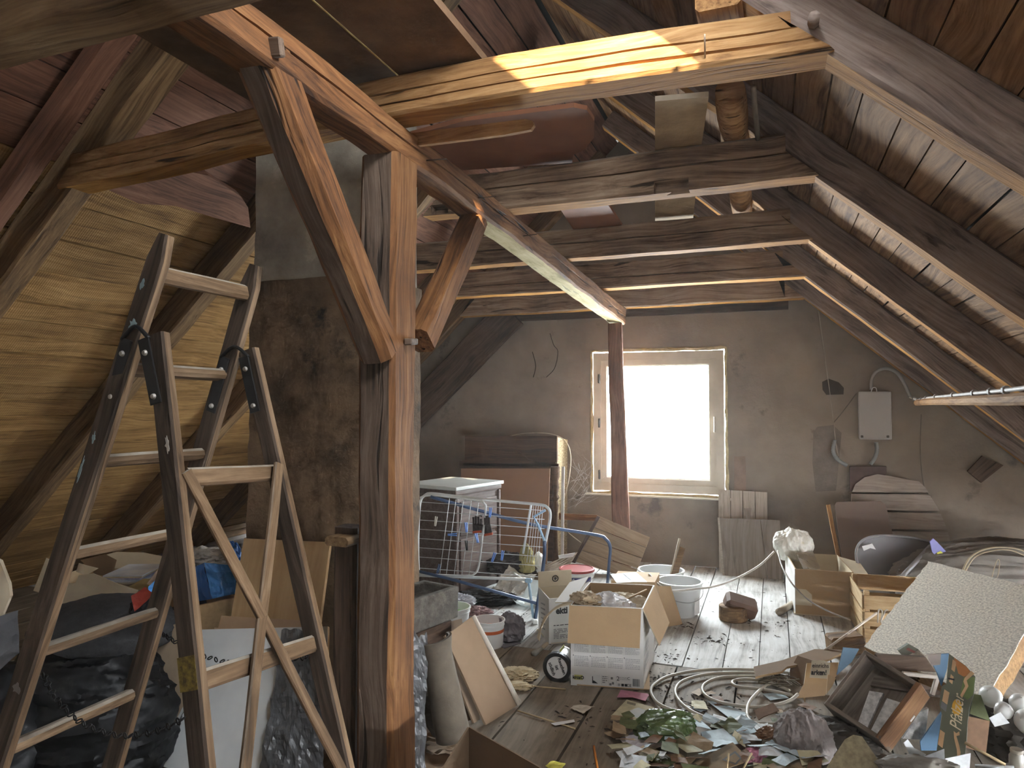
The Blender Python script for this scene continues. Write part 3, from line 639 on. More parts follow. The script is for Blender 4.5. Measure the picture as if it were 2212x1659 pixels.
# ================================================================ boards leaning below the chimney
PLY = wood('veneer_board', (.36, .23, .1), (.47, .31, .15), (.55, .38, .2), sc=(1.2, 9, 9), cracks=0, bump=.05, blot=.5, rnd=0, rough=.55, knots=0)
PINKB = plain('board_pinkish', (.55, .38, .24), .8, .2, scale=4, bump=.1, stain=(.35, .25, .17), stain_scale=30, stain_at=.66)
MARB = plain('laminate_marble', (.66, .68, .67), .35, scale=5, col2=(.58, .6, .6), stain=(.36, .36, .34), stain_scale=9, stain_at=.66, detail=9)
PLASTG = plain('plastic_grey_film', (.115, .118, .122), .28, .4, scale=5, bump=.6, bscale=18, spec=.6)
PLASTB = plain('plastic_black_film', (.012, .013, .015), .42, .4, scale=5, bump=.25, bscale=14, spec=.3, stain=(.035, .034, .032), stain_scale=7, stain_at=.58)
CARD = plain('cardboard', (.44, .3, .165), .85, .12, scale=3, bump=.12, bscale=60, stain=(.35, .23, .12), stain_scale=5, stain_at=.66)
CARDP = plain('cardboard_pale', (.62, .53, .38), .85, .15, scale=4, bump=.15, bscale=40)
CARDD = plain('cardboard_dark', (.17, .105, .055), .9, .2, scale=3, bump=.15, bscale=60)
CARDW = plain('cardboard_white', (.72, .71, .68), .6, .1, scale=3, stain=(.55, .52, .46), stain_scale=6, stain_at=.64)
PAPER = plain('paper_white', (.74, .74, .72), .8, .1, scale=6, bump=.1)
INK = plain('ink_dark', (.03, .03, .035), .7)
CHIP = plain('chipboard', (.4, .26, .13), .8, .2, scale=40)
ply = panel('veneer_board', [at(x, y, n=(0, 1, -.36), k=2.5) for x, y in ((527, 1163), (713, 1171), (690, 1345), (497, 1345))], .018, PLY, u=(0, .34, 1), edge=CHIP); tag(ply, 'smooth honey-coloured veneered board leaning on the chimney foot', 'board')
pb1 = panel('furniture_board', [at(x, y, n=(0, 1, -.42), k=2.44) for x, y in ((478, 1330), (652, 1340), (640, 1480), (440, 1480))], .016, PINKB); tag(pb1, 'pinkish furniture board showing above the white marbled panel', 'board')
pb2 = panel('furniture_board', [at(x, y, n=(0, 1, -.45), k=2.41) for x, y in ((463, 1355), (600, 1372), (600, 1500), (440, 1500))], .012, PINKB); tag(pb2, 'second pinkish board, lower edge just above the white marbled panel', 'board')
mb = panel('marbled_panel', [at(x, y, n=(0, 1, -.58), k=2.28) for x, y in ((430, 1360), (708, 1353), (705, 1560), (600, 1720), (312, 1646))], .016, MARB, edge=CHIP); tag(mb, 'white marble-patterned panel leaning behind the ladder', 'panel')
gp = sheet('plastic_sheet', [at(*p, n=(0, 1, -.58), k=2.24) for p in ((612, 1362), (700, 1356), (702, 1760), (545, 1760))], PLASTG, nx=26, ny=40, amp=.05, freq=9, seed=3, edge_rag=.05); tag(gp, 'crinkled dark grey plastic sheet hung over the marbled panel', 'plastic sheet')
tb = panel('tan_board', [at(x, y, n=(0, 1, -.2), k=2.27) for x, y in ((318, 1372), (424, 1330), (420, 1480), (330, 1650), (238, 1622))], .018, plain('board_beige', (.42, .32, .22), .8, scale=5), edge=plain('edge_grey', (.4, .41, .4), .6)); tag(tb, 'beige board on edge between the black bag and the marbled panel', 'board')
# dark short timber with a board end on it
dt_ = at(743, 1300, Y=2.32)
dp = timber('short_timber', [V((dt_.x, 2.36, 0)), V((dt_.x, 2.36, 1.045))], .1, .09, [W_DARK, W_DARK], up=(0, 1, 0), seg=20, wob=.004); tag(dp, 'dark short timber standing beside the massive post', 'timber')
pe = timber('board_end', [at(733, 1168, Y=2.27)+V((-.0, -.02, .0)), at(733, 1168, Y=2.27)+V((.02, .22, .0))], .105, .034, [W_RAFTL], seg=6, wob=.002, under=False); tag(pe, 'short plank end lying on the dark short timber', 'board')
# ================================================================ rubbish heap behind the ladder
def carton(name, label, O, ux, uy, w_, d_, h_, mo, mi, floor=True, th=.005, group=None, walls='fblr'):
    """An open carton: corner O, near side along ux, depth along uy. Parts: one panel per side, floor."""
    O = V(O); ux = V(ux).normalized(); uy = V(uy).normalized(); z = V((0, 0, 1))
    t = thing(name, label, 'box', O+ux*w_/2+uy*d_/2, group)
    def wall(nm, a, u, L, n):        # n: outward
        M = frame(u, z, a+u*L/2+z*h_/2-n*th/2)
        bm = bmesh.new(); bmesh.ops.create_cube(bm, size=1); bmesh.ops.scale(bm, vec=(L, th, h_), verts=bm.verts)
        me = bpy.data.meshes.new(nm); bm.to_mesh(me); bm.free(); me.materials.append(mo); me.materials.append(mi)
        ny = M.to_3x3() @ V((0, 1, 0)); sgn = 1 if ny.dot(n) > 0 else -1
        for p in me.polygons:
            if abs(p.normal.y) > .5 and p.normal.y*sgn < 0: p.material_index = 1
        o = bpy.data.objects.new(nm, me); o.matrix_basis = M; return link(o, t)
    if 'f' in walls: wall('side', O, ux, w_, -uy)
    if 'b' in walls: wall('side', O+uy*d_, ux, w_, uy)
    if 'l' in walls: wall('side', O+uy*th, uy, d_-2*th, -ux)
    if 'r' in walls: wall('side', O+ux*w_+uy*th, uy, d_-2*th, ux)
    if floor: box('base', (w_, d_, th), frame(ux, z, O+ux*w_/2+uy*d_/2+z*th), mi, t)
    return t
bag = blob('rubbish_bag', loc_rot(at(195, 1500, d=2.95)*1.0, .4), (.35, .3, .37), PLASTB, amp=.13, freq=1.9, seed=4, sub=6, stretch=(.5, .8, 2.4)); bag.location.z = .21
tag(bag, 'big black crinkled rubbish bag slumped behind the ladder rungs', 'bag')
fb_ = blob('felt_blanket', loc_rot(at(232, 1335, d=3.05), .2), (.3, .26, .12), plain('felt_dark', (.05, .05, .052), .95, .3, scale=30, bump=.4), amp=.1, freq=1.3, seed=2, sub=5); tag(fb_, 'dark grey felt blanket heaped on top of the black rubbish bag', 'blanket')
fb_.location.z = .56
bag2 = blob('rubbish_bag', loc_rot(at(15, 1480, d=2.75), .4), (.2, .2, .3), PLASTB, amp=.14, freq=1.9, seed=9, sub=5, stretch=(.5, .8, 2)); bag2.location.z = .2
tag(bag2, 'dark rubbish bag at the very edge, half behind the first ladder leg', 'bag')
bx = at(90, 1290, d=3.75); UXc, UYc = V((.93, .36, 0)), V((-.36, .93, 0))
cb1 = carton('cardboard_box', 'torn open cardboard box with flaps and magazines behind the ladder', V((bx.x, bx.y, 0)), UXc, UYc, .56, .45, .57, CARDP, CARD)
def cp(pts, d, mat, par, name='flap', th=.004, edge=None):
    return panel(name, [at(x, y, d=(d if not isinstance(d, (list, tuple)) else d[i])) for i, (x, y) in enumerate(pts)], th, mat, par, edge)
cp(((72, 1276), (100, 1205), (112, 1209), (92, 1282)), (3.7, 3.8, 3.8, 3.7), CARDP, cb1)
cp(((150, 1286), (170, 1243), (202, 1239), (258, 1263), (298, 1275), (284, 1298), (213, 1279), (195, 1279)), 3.55, CARDP, cb1)
cp(((164, 1235), (170, 1217), (212, 1228), (186, 1243)), 3.6, CARDP, cb1)
cp(((172, 1208), (230, 1201), (249, 1205), (246, 1252), (204, 1239)), (3.8, 3.85, 3.8, 3.75, 3.75), CARDD, cb1)
cp(((222, 1198), (251, 1190), (309, 1190), (358, 1205), (354, 1216), (309, 1225), (248, 1227)), (4.05, 4.1, 4.1, 4.05, 3.95, 3.9, 3.9), CARDP, cb1)
MAGC = [plain('magazine_%s' % n, c, .45, .3, scale=9, col2=c2) for n, c, c2 in (('white', (.7, .72, .75), (.5, .55, .65)), ('blue', (.25, .4, .62), (.6, .65, .7)), ('violet', (.2, .18, .4), (.5, .5, .6)), ('cream', (.6, .55, .42), (.45, .4, .3)))]
mz = at(290, 1262, d=3.72).z
for i in range(3, 9):
    c = at(292, 1250, d=3.78); c.z = mz+.0075*i
    b_ = box('magazine', (.2, .27, .0065), loc_rot(c, .35+R.uniform(-.12, .12)), MAGC[i % 4], None, .001); tag(b_, ('', '', '', 'lowest magazine', 'fifth magazine from the top', 'fourth magazine from the top', 'third magazine from the top', 'second magazine from the top', 'topmost magazine')[i]+' of the stack in the torn cardboard box', 'magazine', 'stacked magazines')
yb = sheet('envelope', [at(268, 1272, d=3.6), at(310, 1250, d=3.65), at(338, 1252, d=3.65), at(320, 1275, d=3.6)], plain('paper_ochre', (.45, .35, .15), .8), nx=6, ny=6, amp=.008, seed=2); tag(yb, 'ochre paper envelope lying before the magazine stack', 'envelope')
br_ = sheet('brown_paper', [at(318, 1262, d=3.55), at(352, 1215, d=3.6), at(366, 1222, d=3.6), at(345, 1272, d=3.55)], plain('paper_brown', (.4, .28, .2), .85), nx=8, ny=8, amp=.03, freq=9, seed=5); tag(br_, 'crumpled brown paper beside the magazines', 'paper')
rb_ = sheet('red_bag', [at(282, 1290, d=2.75), at(312, 1270, d=2.8), at(330, 1285, d=2.75), at(290, 1322, d=2.72)], plain('bag_red', (.28, .035, .02), .5), nx=8, ny=8, amp=.03, freq=9, seed=6); tag(rb_, 'small dark red bag behind the ladder leg', 'bag')
kb_ = blob('dark_cloth', loc_rot(at(318, 1312, d=2.85)), (.06, .06, .05), plain('cloth_black', (.012, .012, .014), .9), amp=.3, freq=3, seed=8, sub=4); tag(kb_, 'black crumpled cloth next to the small red bag', 'cloth')
# chipboard drawer with the blue bag
o_ = at(424, 1405, d=3.35); e_ = at(506, 1380, d=3.5); ux = V((e_.x-o_.x, e_.y-o_.y, 0)).normalized(); uy = V((-ux.y, ux.x, 0))
cd = carton('chipboard_box', 'open chipboard drawer holding a blue plastic bag, left of the honey-coloured board', V((o_.x, o_.y, 0))-ux*.28, ux, uy, .50, .40, at(470, 1298, d=3.45).z, CHIP, CHIP, th=.016)
BLUE = plain('film_blue', (.08, .3, .72), .3, .3, scale=4, bump=.3, bscale=20, spec=.6); BLUED = plain('film_blue_dark', (.035, .14, .42), .35, .3, scale=4, bump=.2)
bb = thing('blue_bag', 'bright blue plastic bag in the chipboard drawer', 'bag', at(455, 1290, d=3.5))
sheet('bag_side', [at(415, 1228, d=3.6), at(440, 1216, d=3.55), at(458, 1294, d=3.5), at(421, 1300, d=3.55)], BLUED, bb, nx=10, ny=12, amp=.02, freq=8, seed=3)
sheet('bag_front', [at(440, 1216, d=3.55), at(512, 1222, d=3.65), at(507, 1283, d=3.58), at(458, 1294, d=3.5)], BLUE, bb, nx=14, ny=12, amp=.03, freq=11, seed=7)
b3 = sheet('blue_scrap', [at(322, 1268, d=2.85), at(350, 1243, d=2.87), at(352, 1292, d=2.85), at(325, 1297, d=2.83)], BLUE, nx=8, ny=8, amp=.03, freq=9, seed=9); tag(b3, 'second piece of blue plastic beside the red bag', 'plastic bag')
b4 = blob('dark_blue_bag', loc_rot(at(497, 1205, d=4.0)), (.06, .05, .08), BLUED, amp=.35, freq=2.5, seed=11, sub=4); tag(b4, 'dark blue plastic bag up against the chimney foot', 'bag')
wp = blob('paper_heap', loc_rot(at(447, 1212, d=4.0), .3), (.16, .1, .07), plain('paper_grey', (.45, .42, .37), .85), amp=.35, freq=2.6, seed=14, sub=5); tag(wp, 'heap of crumpled greyish paper behind the blue bag', 'paper')
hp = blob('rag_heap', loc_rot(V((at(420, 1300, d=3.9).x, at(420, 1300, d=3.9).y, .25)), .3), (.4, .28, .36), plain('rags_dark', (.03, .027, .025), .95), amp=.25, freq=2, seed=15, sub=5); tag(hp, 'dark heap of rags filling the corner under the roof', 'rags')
lb_ = panel('pale_board', [at(x, y, d=2.6) for x, y in ((-40, 1190), (0, 1212), (19, 1262), (22, 1288), (0, 1340), (-40, 1345))], .015, CARDP); tag(lb_, 'pale board cut off by the picture edge, above the printed sack', 'board')
sk = thing('printed_sack', 'dark grey printed sack at the picture edge beside the ladder foot', 'sack', at(10, 1400, d=2.55))
sheet('sack_front', [at(-60, 1350, d=2.5), at(38, 1318, d=2.65), at(42, 1410, d=2.65), at(-60, 1500, d=2.5)], plain('sack_grey', (.09, .09, .095), .6, .3), sk, nx=12, ny=12, amp=.02, freq=7, seed=4)
# ================================================================ things near the massive post
STONE = plain('concrete_block', (.15, .135, .115), .95, .45, scale=18, bump=1.0, bscale=45, stain=(.09, .085, .075), stain_scale=4)
CLAY = plain('clay_grey_brown', (.165, .135, .1), .75, .45, scale=5, bump=.2, bscale=30, stain=(.12, .1, .08), stain_scale=3, stain_at=.52)
a, b = at(897, 1363, d=3.25), at(988, 1325, d=3.5); ux = V((b.x-a.x, b.y-a.y, 0)).normalized(); bz = .46
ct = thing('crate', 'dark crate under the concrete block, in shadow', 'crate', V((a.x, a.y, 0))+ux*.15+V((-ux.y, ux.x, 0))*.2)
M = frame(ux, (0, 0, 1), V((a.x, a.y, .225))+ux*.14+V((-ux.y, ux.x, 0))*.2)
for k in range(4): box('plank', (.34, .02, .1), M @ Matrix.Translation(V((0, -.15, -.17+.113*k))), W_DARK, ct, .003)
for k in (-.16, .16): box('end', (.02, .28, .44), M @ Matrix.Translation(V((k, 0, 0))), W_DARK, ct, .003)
kb = thing('concrete_block', 'rough grey hollow concrete block sitting high beside the massive post', 'block', V((a.x, a.y, bz))+ux*.2)
bm = bmesh.new()
Mk = frame(ux, (0, 0, 1), V((a.x, a.y, bz))+ux*.13+V((-ux.y, ux.x, 0))*.12)
def cutblock():
    out = [(-.19, -.115), (.19, -.115), (.19, .115), (-.19, .115)]; inn = [(-.155, -.082), (.155, -.082), (.155, .082), (-.155, .082)]; h = .155
    vs = [(x, y, 0) for x, y in out]+[(x, y, h) for x, y in out]+[(x, y, h) for x, y in inn]+[(x, y, h-.05) for x, y in inn]
    fs = [(3, 2, 1, 0)]+[(i, (i+1) % 4, 4+(i+1) % 4, 4+i) for i in range(4)]+[(4+i, 4+(i+1) % 4, 8+(i+1) % 4, 8+i) for i in range(4)]+[(8+i, 8+(i+1) % 4, 12+(i+1) % 4, 12+i) for i in range(4)]+[(12, 13, 14, 15)]
    return vs, fs
vs, fs = cutblock(); bk = mesh_obj('body', vs, fs, [STONE], kb, Mk); md = bk.modifiers.new('edge', 'BEVEL'); md.width = .008; md.segments = 2
# curved clay tile
def trough(name, p0, p1, r0, r1, mat, facing, arc=3.5, n=18, m=16, th=.014, flare=.25, parent=None):
    p0, p1 = V(p0), V(p1); M = frame(p1-p0, facing, p0); L = (p1-p0).length; vs = []; fs = []
    for s_ in (0, 1):
        for i in range(m+1):
            t = i/m; rr = (r0+(r1-r0)*t)*(1+flare*max(0, 1-t*7)) - s_*th
            for j in range(n+1):
                g = -arc/2+arc*j/n; vs.append((t*L, rr*math.sin(g), -rr*math.cos(g)+noise.noise(V((t*3, g, 2)))*.004))
    W = n+1; K = (m+1)*W
    for i in range(m):
        for j in range(n):
            q = (i*W+j, i*W+j+1, (i+1)*W+j+1, (i+1)*W+j); fs += [q, tuple(K+x for x in q[::-1])]
    for i in range(m):
        for j in (0, n): q = (i*W+j, (i+1)*W+j, K+(i+1)*W+j, K+i*W+j); fs.append(q)
    for j in range(n):
        for i in (0, m): fs.append((i*W+j, i*W+j+1, K+i*W+j+1, K+i*W+j))
    return mesh_obj(name, vs, fs, [mat], parent, M, True)
tl = trough('ridge_tile', at(936, 1378, d=2.95), at(978, 1590, d=2.95), .062, .075, CLAY, (-.75, .5, .25), arc=3.3); tag(tl, 'curved grey-brown clay ridge tile leaning by the post', 'tile')
tl2 = trough('ridge_tile', at(905, 1480, d=3.05), at(965, 1560, d=3.1), .07, .08, STONE, (-.4, .3, .9), arc=2.6); tag(tl2, 'dusty grey tile lying behind the leaning ridge tile', 'tile')
wrp = sheet('plastic_wrap', [at(884, 1368, d=2.85), at(922, 1372, d=2.9), at(918, 1665, d=2.9), at(880, 1665, d=2.85)], PLASTG, nx=10, ny=34, amp=.04, freq=10, seed=5, edge_rag=.06); tag(wrp, 'strip of grey plastic wrap standing along the massive post', 'plastic')
# leaning hardboards
HB = plain('hardboard_tan', (.36, .25, .16), .75, .15, scale=4, bump=.05, stain=(.26, .17, .1), stain_scale=30, stain_at=.7)
hb = thing('leaning_board', 'tan hardboard with a white rounded edge leaning on the floor before the small bucket', 'board', at(1060, 1566, Z=0))
q4 = [at(1050, 1566, Z=0), at(1122, 1525, Z=0), at(1022, 1331, d=3.62), at(966, 1372, d=3.40)]
panel('board', q4, .012, HB, hb); tube('rounded_edge', [q4[1]+V((0, 0, .01)), q4[2]], .013, plain('edge_white', (.68, .62, .52), .6), hb, smooth_path=False)
hb2 = panel('thin_board', [at(1024, 1562, Z=.0), at(1046, 1556, Z=.0), at(1000, 1335, d=3.66), at(956, 1346, d=3.5), at(962, 1378, d=3.45)], .01, HB); tag(hb2, 'second tan board slipped behind the white-edged hardboard', 'board')
hb3 = panel('dark_board', [at(1004, 1560, Z=.0), at(1022, 1556, Z=.0), at(990, 1362, d=3.6), at(948, 1370, d=3.5)], .012, CARDD); tag(hb3, 'dark board between the ridge tile and the tan hardboards', 'board')
# foreground carton
c0 = at(1013, 1571, d=2.6); l0, r0 = at(955, 1665, Z=c0.z), at(1190, 1672, Z=c0.z)
fc = thing('dark_carton', 'dark brown open carton cut off by the bottom edge, one corner pointing up', 'box', V((c0.x, c0.y, 0)))
for nm, q in (('side', l0), ('side', r0)):
    d_ = (q-c0)*1.6; panel(nm, [c0, c0+d_, V((c0.x+d_.x, c0.y+d_.y, 0.004)), V((c0.x, c0.y, .004))], .006, CARDD, fc)
d1, d2 = (l0-c0)*1.6, (r0-c0)*1.6; z0 = V((0, 0, .006-c0.z))
panel('base', [c0+z0, c0+d1+z0, c0+d1+d2+z0, c0+d2+z0], .005, CARDD, fc)
bf = panel('board_scrap', [at(x, y, Z=.012) for x, y in ((893, 1606), (938, 1606), (985, 1640), (968, 1680), (893, 1680))], .01, HB); tag(bf, 'flat tan board scrap on the floor next to the post foot', 'board')
pc = blob('crumpled_paper', loc_rot(at(955, 1604, Z=.03)), (.1, .07, .035), plain('paper_brownish', (.36, .28, .2), .9), amp=.4, freq=3, seed=3, sub=4); tag(pc, 'crumpled brownish paper behind the dark carton', 'paper')
# ---------------------------------------------------------------- buckets
PLW = plain('bucket_white', (.74, .75, .73), .4, .08, scale=4, stain=(.55, .54, .5), stain_scale=5, stain_at=.62, spec=.5)
PLT = plain('bucket_translucent', (.78, .79, .78), .35, .08, scale=4, spec=.5, trans=.25)
WIRE = plain('wire_steel', (.45, .45, .45), .4, metal=.8)
def bucket(label, C, r, h, mat, group='plastic buckets', rb=None, lid=None, inner=None, level=.35, handle=True, ha=0):
    C = V((C.x, C.y, 0)); rb = rb or r*.82; t = thing('bucket', label, 'bucket', C, group); M = Matrix.Translation(C)
    lathe('body', [(rb, 0), (rb+(r-rb)*.8, h*.80), (r*1.0, h*.80), (r*1.0, h*.84), (r*.98, h*.845), (r*.98, h*.94), (r*1.04, h*.95), (r*1.04, h), (r*.965, h), (r*.955, h*.9), (rb*.96, .012), (0.001, .012)], mat, M, t)
    if lid: lathe('lid', [(r*1.07, h*.93), (r*1.07, h*1.02), (r*.96, h*1.035), (r*.93, h*1.01), (.001, h*1.01)], lid, M, t)
    if inner: lathe('contents', [(rb+(r-rb)*level-.006, h*level), (.001, h*level+.004)], inner, M, t, cap=False)
    if handle:
        P = [C+V((math.cos(ha+g)*r*1.05, math.sin(ha+g)*r*1.05, h*.86-math.sin(g)*h*.35)) for g in [math.pi*i/10 for i in range(11)]]
        tube('handle', P, .0028, WIRE, t, n=6)
    return t
HGR = -YAW+math.pi
def bpos(x, y): return at(x, y, Z=0)
p = bpos(1046, 1403); sb_ = bucket('small white bucket with an orange band, behind the tan hardboard', p+V((0, .08, 0)), .098, .165, PLW, rb=.086, handle=False)
ring_ = lathe('orange_band', [(.0935, .092), (.0945, .092), (.0955, .112), (.0945, .112)], plain('band_orange', (.55, .12, .03), .5), Matrix.Translation(V((p.x, p.y+.08, 0))), sb_)
p = at(977, 1322, d=4.75); bucket('bucket lined lime green inside, half hidden by the concrete block', p, .12, .17, PLW, inner=plain('lime', (.3, .7, .08), .5), level=.7, handle=False)
p = at(1246, 1228, d=5.75); rl = bucket('white bucket with a red lid and a blue label, among the boards', p, .135, at(1246, 1228, d=5.75).z, PLW, lid=plain('lid_red', (.33, .05, .045), .5), ha=math.pi+.2)
def arc_label(name, C, r, z0, z1, a0, a1, mat, par, n=10):
    vs = []; fs = []
    for i in range(n+1):
        g = a0+(a1-a0)*i/n; vs += [(r*math.cos(g), r*math.sin(g), z0), (r*math.cos(g), r*math.sin(g), z1)]
    fs = [(2*i, 2*i+2, 2*i+3, 2*i+1) for i in range(n)]
    return mesh_obj(name, vs, fs, [mat], par, Matrix.Translation(C))
hz = at(1246, 1228, d=5.75).z; cc = V((p.x, p.y, 0)); ga = math.atan2(-cc.y, -cc.x)
arc_label('label', cc, .137, hz*.58, hz*.76, ga-.75, ga+.95, plain('label_blue', (.06, .06, .22), .5), rl)
tdir = V((math.cos(ga-.25), math.sin(ga-.25), 0)); tx = V((-tdir.y, tdir.x, 0))
letters('baufan', .034, face_frame(cc+tdir*.142+V((0, 0, hz*.67)), tx, (0, 0, 1)), PAPER, rl, bold=.001)
td2 = V((math.cos(ga-.62), math.sin(ga-.62), 0)); tx2 = V((-td2.y, td2.x, 0)); c2 = cc+td2*.14+V((0, 0, hz*.67))
panel('emblem', [c2-tx2*.018+V((0, 0, -.013)), c2+tx2*.018+V((0, 0, -.013)), c2+V((0, 0, .017))], .001, plain('emblem_red', (.5, .03, .03), .5), rl)
p = at(1428, 1230, d=5.72); bucket('white translucent bucket holding two sticks, farther of the pair', p, .178, at(1428, 1230, d=5.72).z, PLT, ha=.4)
stk = tube('stick', [at(1447, 1250, d=5.7), at(1468, 1163, d=5.75)], .009, plain('stick_pale', (.5, .43, .33), .8), smooth_path=False); tag(stk, 'thin pale stick standing in the farther bucket', 'stick')
stb = panel('paint_stirrer', [at(1446, 1252, d=5.66), at(1462, 1252, d=5.66), at(1480, 1185, d=5.7), at(1470, 1181, d=5.7)], .014, W_RAFTL); tag(stb, 'flat wooden stirrer standing in the farther bucket', 'stirrer')
p = bpos(1479, 1338)+V((-.05, .13, 0)); bh = at(1479, 1259, d=5.1).z; fbk = bucket('white translucent bucket with a bent wire handle, nearer of the pair', p, .158, bh, PLT, rb=.125, ha=math.pi+.5)
arc_label('paper_label', V((p.x, p.y, 0)), .149, bh*.12, bh*.6, math.atan2(-p.y, -p.x)+.75, math.atan2(-p.y, -p.x)+1.2, PAPER, fbk)
# ---------------------------------------------------------------- cartons
A, B = at(1233, 1480, Z=0), at(1390, 1491, Z=0); ux = V((B.x-A.x, B.y-A.y, 0)); wC = ux.length; ux.normalize(); uy = at(1421, 1399, Z=0)-B; uy.normalize()
print('skew', ux.dot(uy))
hC = at(1228, 1312, d=3.8).z; dC = .52
bc = carton('big_carton', 'big white printed carton with brown flaps hanging out, in the middle of the floor', A, ux, uy, wC, dC, hC, CARDW, CARD)
Z = V((0, 0, 1)); T = A+Z*hC
panel('flap', [T-uy*.012-ux*.004, T-uy*.012+ux*(wC-.008), T-uy*.05+ux*(wC-.012)-Z*.195, T-uy*.05-ux*.006-Z*.19], .005, CARD, bc, edge=CARDP)
rT = T+ux*wC; panel('flap', [rT+ux*.006, rT+uy*dC+ux*.006, rT+uy*(dC-.06)+ux*.10-Z*.20, rT+uy*.0+ux*.085-Z*.19], .005, CARD, bc, edge=CARDP)
lT = T; panel('flap', [lT+uy*(dC-.01), lT+uy*.06, lT+uy*.08-ux*.10-Z*.05, lT+uy*(dC-.1)-ux*.10+Z*.02], .005, CARDW, bc, edge=CARDP)
sh_ = sheet('torn_flap', [lT+uy*.1-ux*.005, lT+uy*.02-ux*.005, lT-ux*.16-uy*.03-Z*.20, lT-ux*.18+uy*.0-Z*.19], CARDP, bc, nx=6, ny=14, amp=.02, freq=6, seed=3, lift=lambda s, t: .05*math.sin(t*3.1))
# print on the near side
Fp = lambda u, v, off=.0015: A+ux*(u*wC)+Z*(v*hC)-uy*off
def prect(nm, u0, u1, v0, v1, mat, par, F=None, off=.0012):
    F = F or Fp; return panel(nm, [F(u0, v0, off), F(u1, v0, off), F(u1, v1, off), F(u0, v1, off)], .0004, mat, par)
GREYP = plain('print_grey', (.42, .42, .42), .7); INKG = plain('print_ink', (.2, .2, .2), .7); YEL = plain('print_yellow', (.62, .6, .2), .6)
def textlines(F, u0, u1, v1, v0, rows, par, mat=None):
    vs = []; fs = []
    for i in range(rows):
        va = v1+(v0-v1)*(i+.2)/rows; vb = v1+(v0-v1)*(i+.62)/rows; e = u1 if i % 4 != 3 else u0+(u1-u0)*R.uniform(.35, .8); u = u0
        while u < e-.004:
            u2 = min(e, u+R.uniform(.012, .04)); k = len(vs); vs += [F(u, va, .0016), F(u2, va, .0016), F(u2, vb, .0016), F(u, vb, .0016)]; fs.append((k, k+1, k+2, k+3)); u = u2+.006
    o = vs[0].copy(); return tag(mesh_obj('printed_text', [v-o for v in vs], fs, [mat or GREYP], par, Matrix.Translation(o)), kind='stuff')
for r_, (va, vb) in enumerate(((.535, .42), (.375, .24))):
    for c_ in range(4):
        u0 = .05+c_*.235; textlines(Fp, u0, u0+.2, va, vb, 7, bc); prect('bullet', u0-.018, u0-.006, va-.006, va+.01, INKG, bc)
prect('yellow_logo', .05, .165, .075, .135, YEL, bc); letters('krcaO', .024, face_frame(Fp(.107, .103, .002), ux, Z), INK, bc, bold=.0008)
prect('picture_frame', .27, .41, .03, .15, PAPER, bc); panel('picture', [Fp(.30, .045, .002), Fp(.38, .045, .002), Fp(.33, .075, .002), Fp(.312, .08, .002), Fp(.31, .13, .002), Fp(.30, .13, .002)], .0003, INK, bc)
for u_ in (.43, .525, .63): prect('rule', u_, u_+.003, .03, .15, GREYP, bc)
textlines(Fp, .44, .51, .145, .05, 4, bc, INKG); letters('2', .032, face_frame(Fp(.655, .12, .002), ux, Z), INK, bc); letters('CE', .02, face_frame(Fp(.805, .045, .002), ux, Z), INK, bc)
for u_, v_ in ((.57, .12), (.585, .06), (.55, .045)): prect('pictogram', u_-.015, u_+.015, v_-.014, v_+.014, INKG, bc)
for i, u_ in enumerate((.65, .70, .745)): prect('pictogram', u_, u_+.036, .03, .062, INK if i else GREYP, bc)
textlines(Fp, .67, .79, .145, .105, 3, bc); letters('C', .02, face_frame(Fp(.80, .13, .002), ux, Z), INK, bc)
k = .855
while k < .945: wd = R.uniform(.002, .006); prect('bar', k, k+wd, .04, .13, INK, bc); k += wd+R.uniform(.002, .005)
Fr = lambda u, v, off=.0015: A+ux*(wC+off)+uy*(u*dC)+Z*(v*hC)
for va, vb in ((.5, .38), (.33, .2)): textlines(Fr, .06, .42, va, vb, 5, bc)
# contents
pbg = blob('plastic_bag', loc_rot(A+ux*.19+uy*.14+Z*(hC-.06), .3), (.13, .09, .09), plain('plastic_white', (.7, .71, .73), .35, .15, scale=8, bump=.3, spec=.5), amp=.25, freq=2.4, seed=21, sub=5); tag(pbg, 'white printed plastic bag in the big carton', 'bag')
bpp = blob('packing_paper', loc_rot(A+ux*.07+uy*.13+Z*(hC-.02), .6), (.09, .075, .05), plain('paper_kraft', (.5, .4, .27), .85), amp=.45, freq=2.4, seed=23, sub=5); tag(bpp, 'crumpled kraft paper at the corner of the big carton', 'paper')
bp2 = blob('packing_paper', loc_rot(A+ux*.24+uy*.33+Z*(hC-.10), .1), (.15, .11, .085), CARDP, amp=.25, freq=2.2, seed=25, sub=5); tag(bp2, 'pale packing paper filling the back of the big carton', 'paper')
sct = tube('wooden_lath', [A+ux*.2+uy*.12+Z*(hC-.03), A+ux*(wC-.03)+uy*(dC-.12)+Z*(hC-.0)], .006, CARD, n=5, smooth_path=False); tag(sct, 'thin lath lying across the contents of the big carton', 'lath')
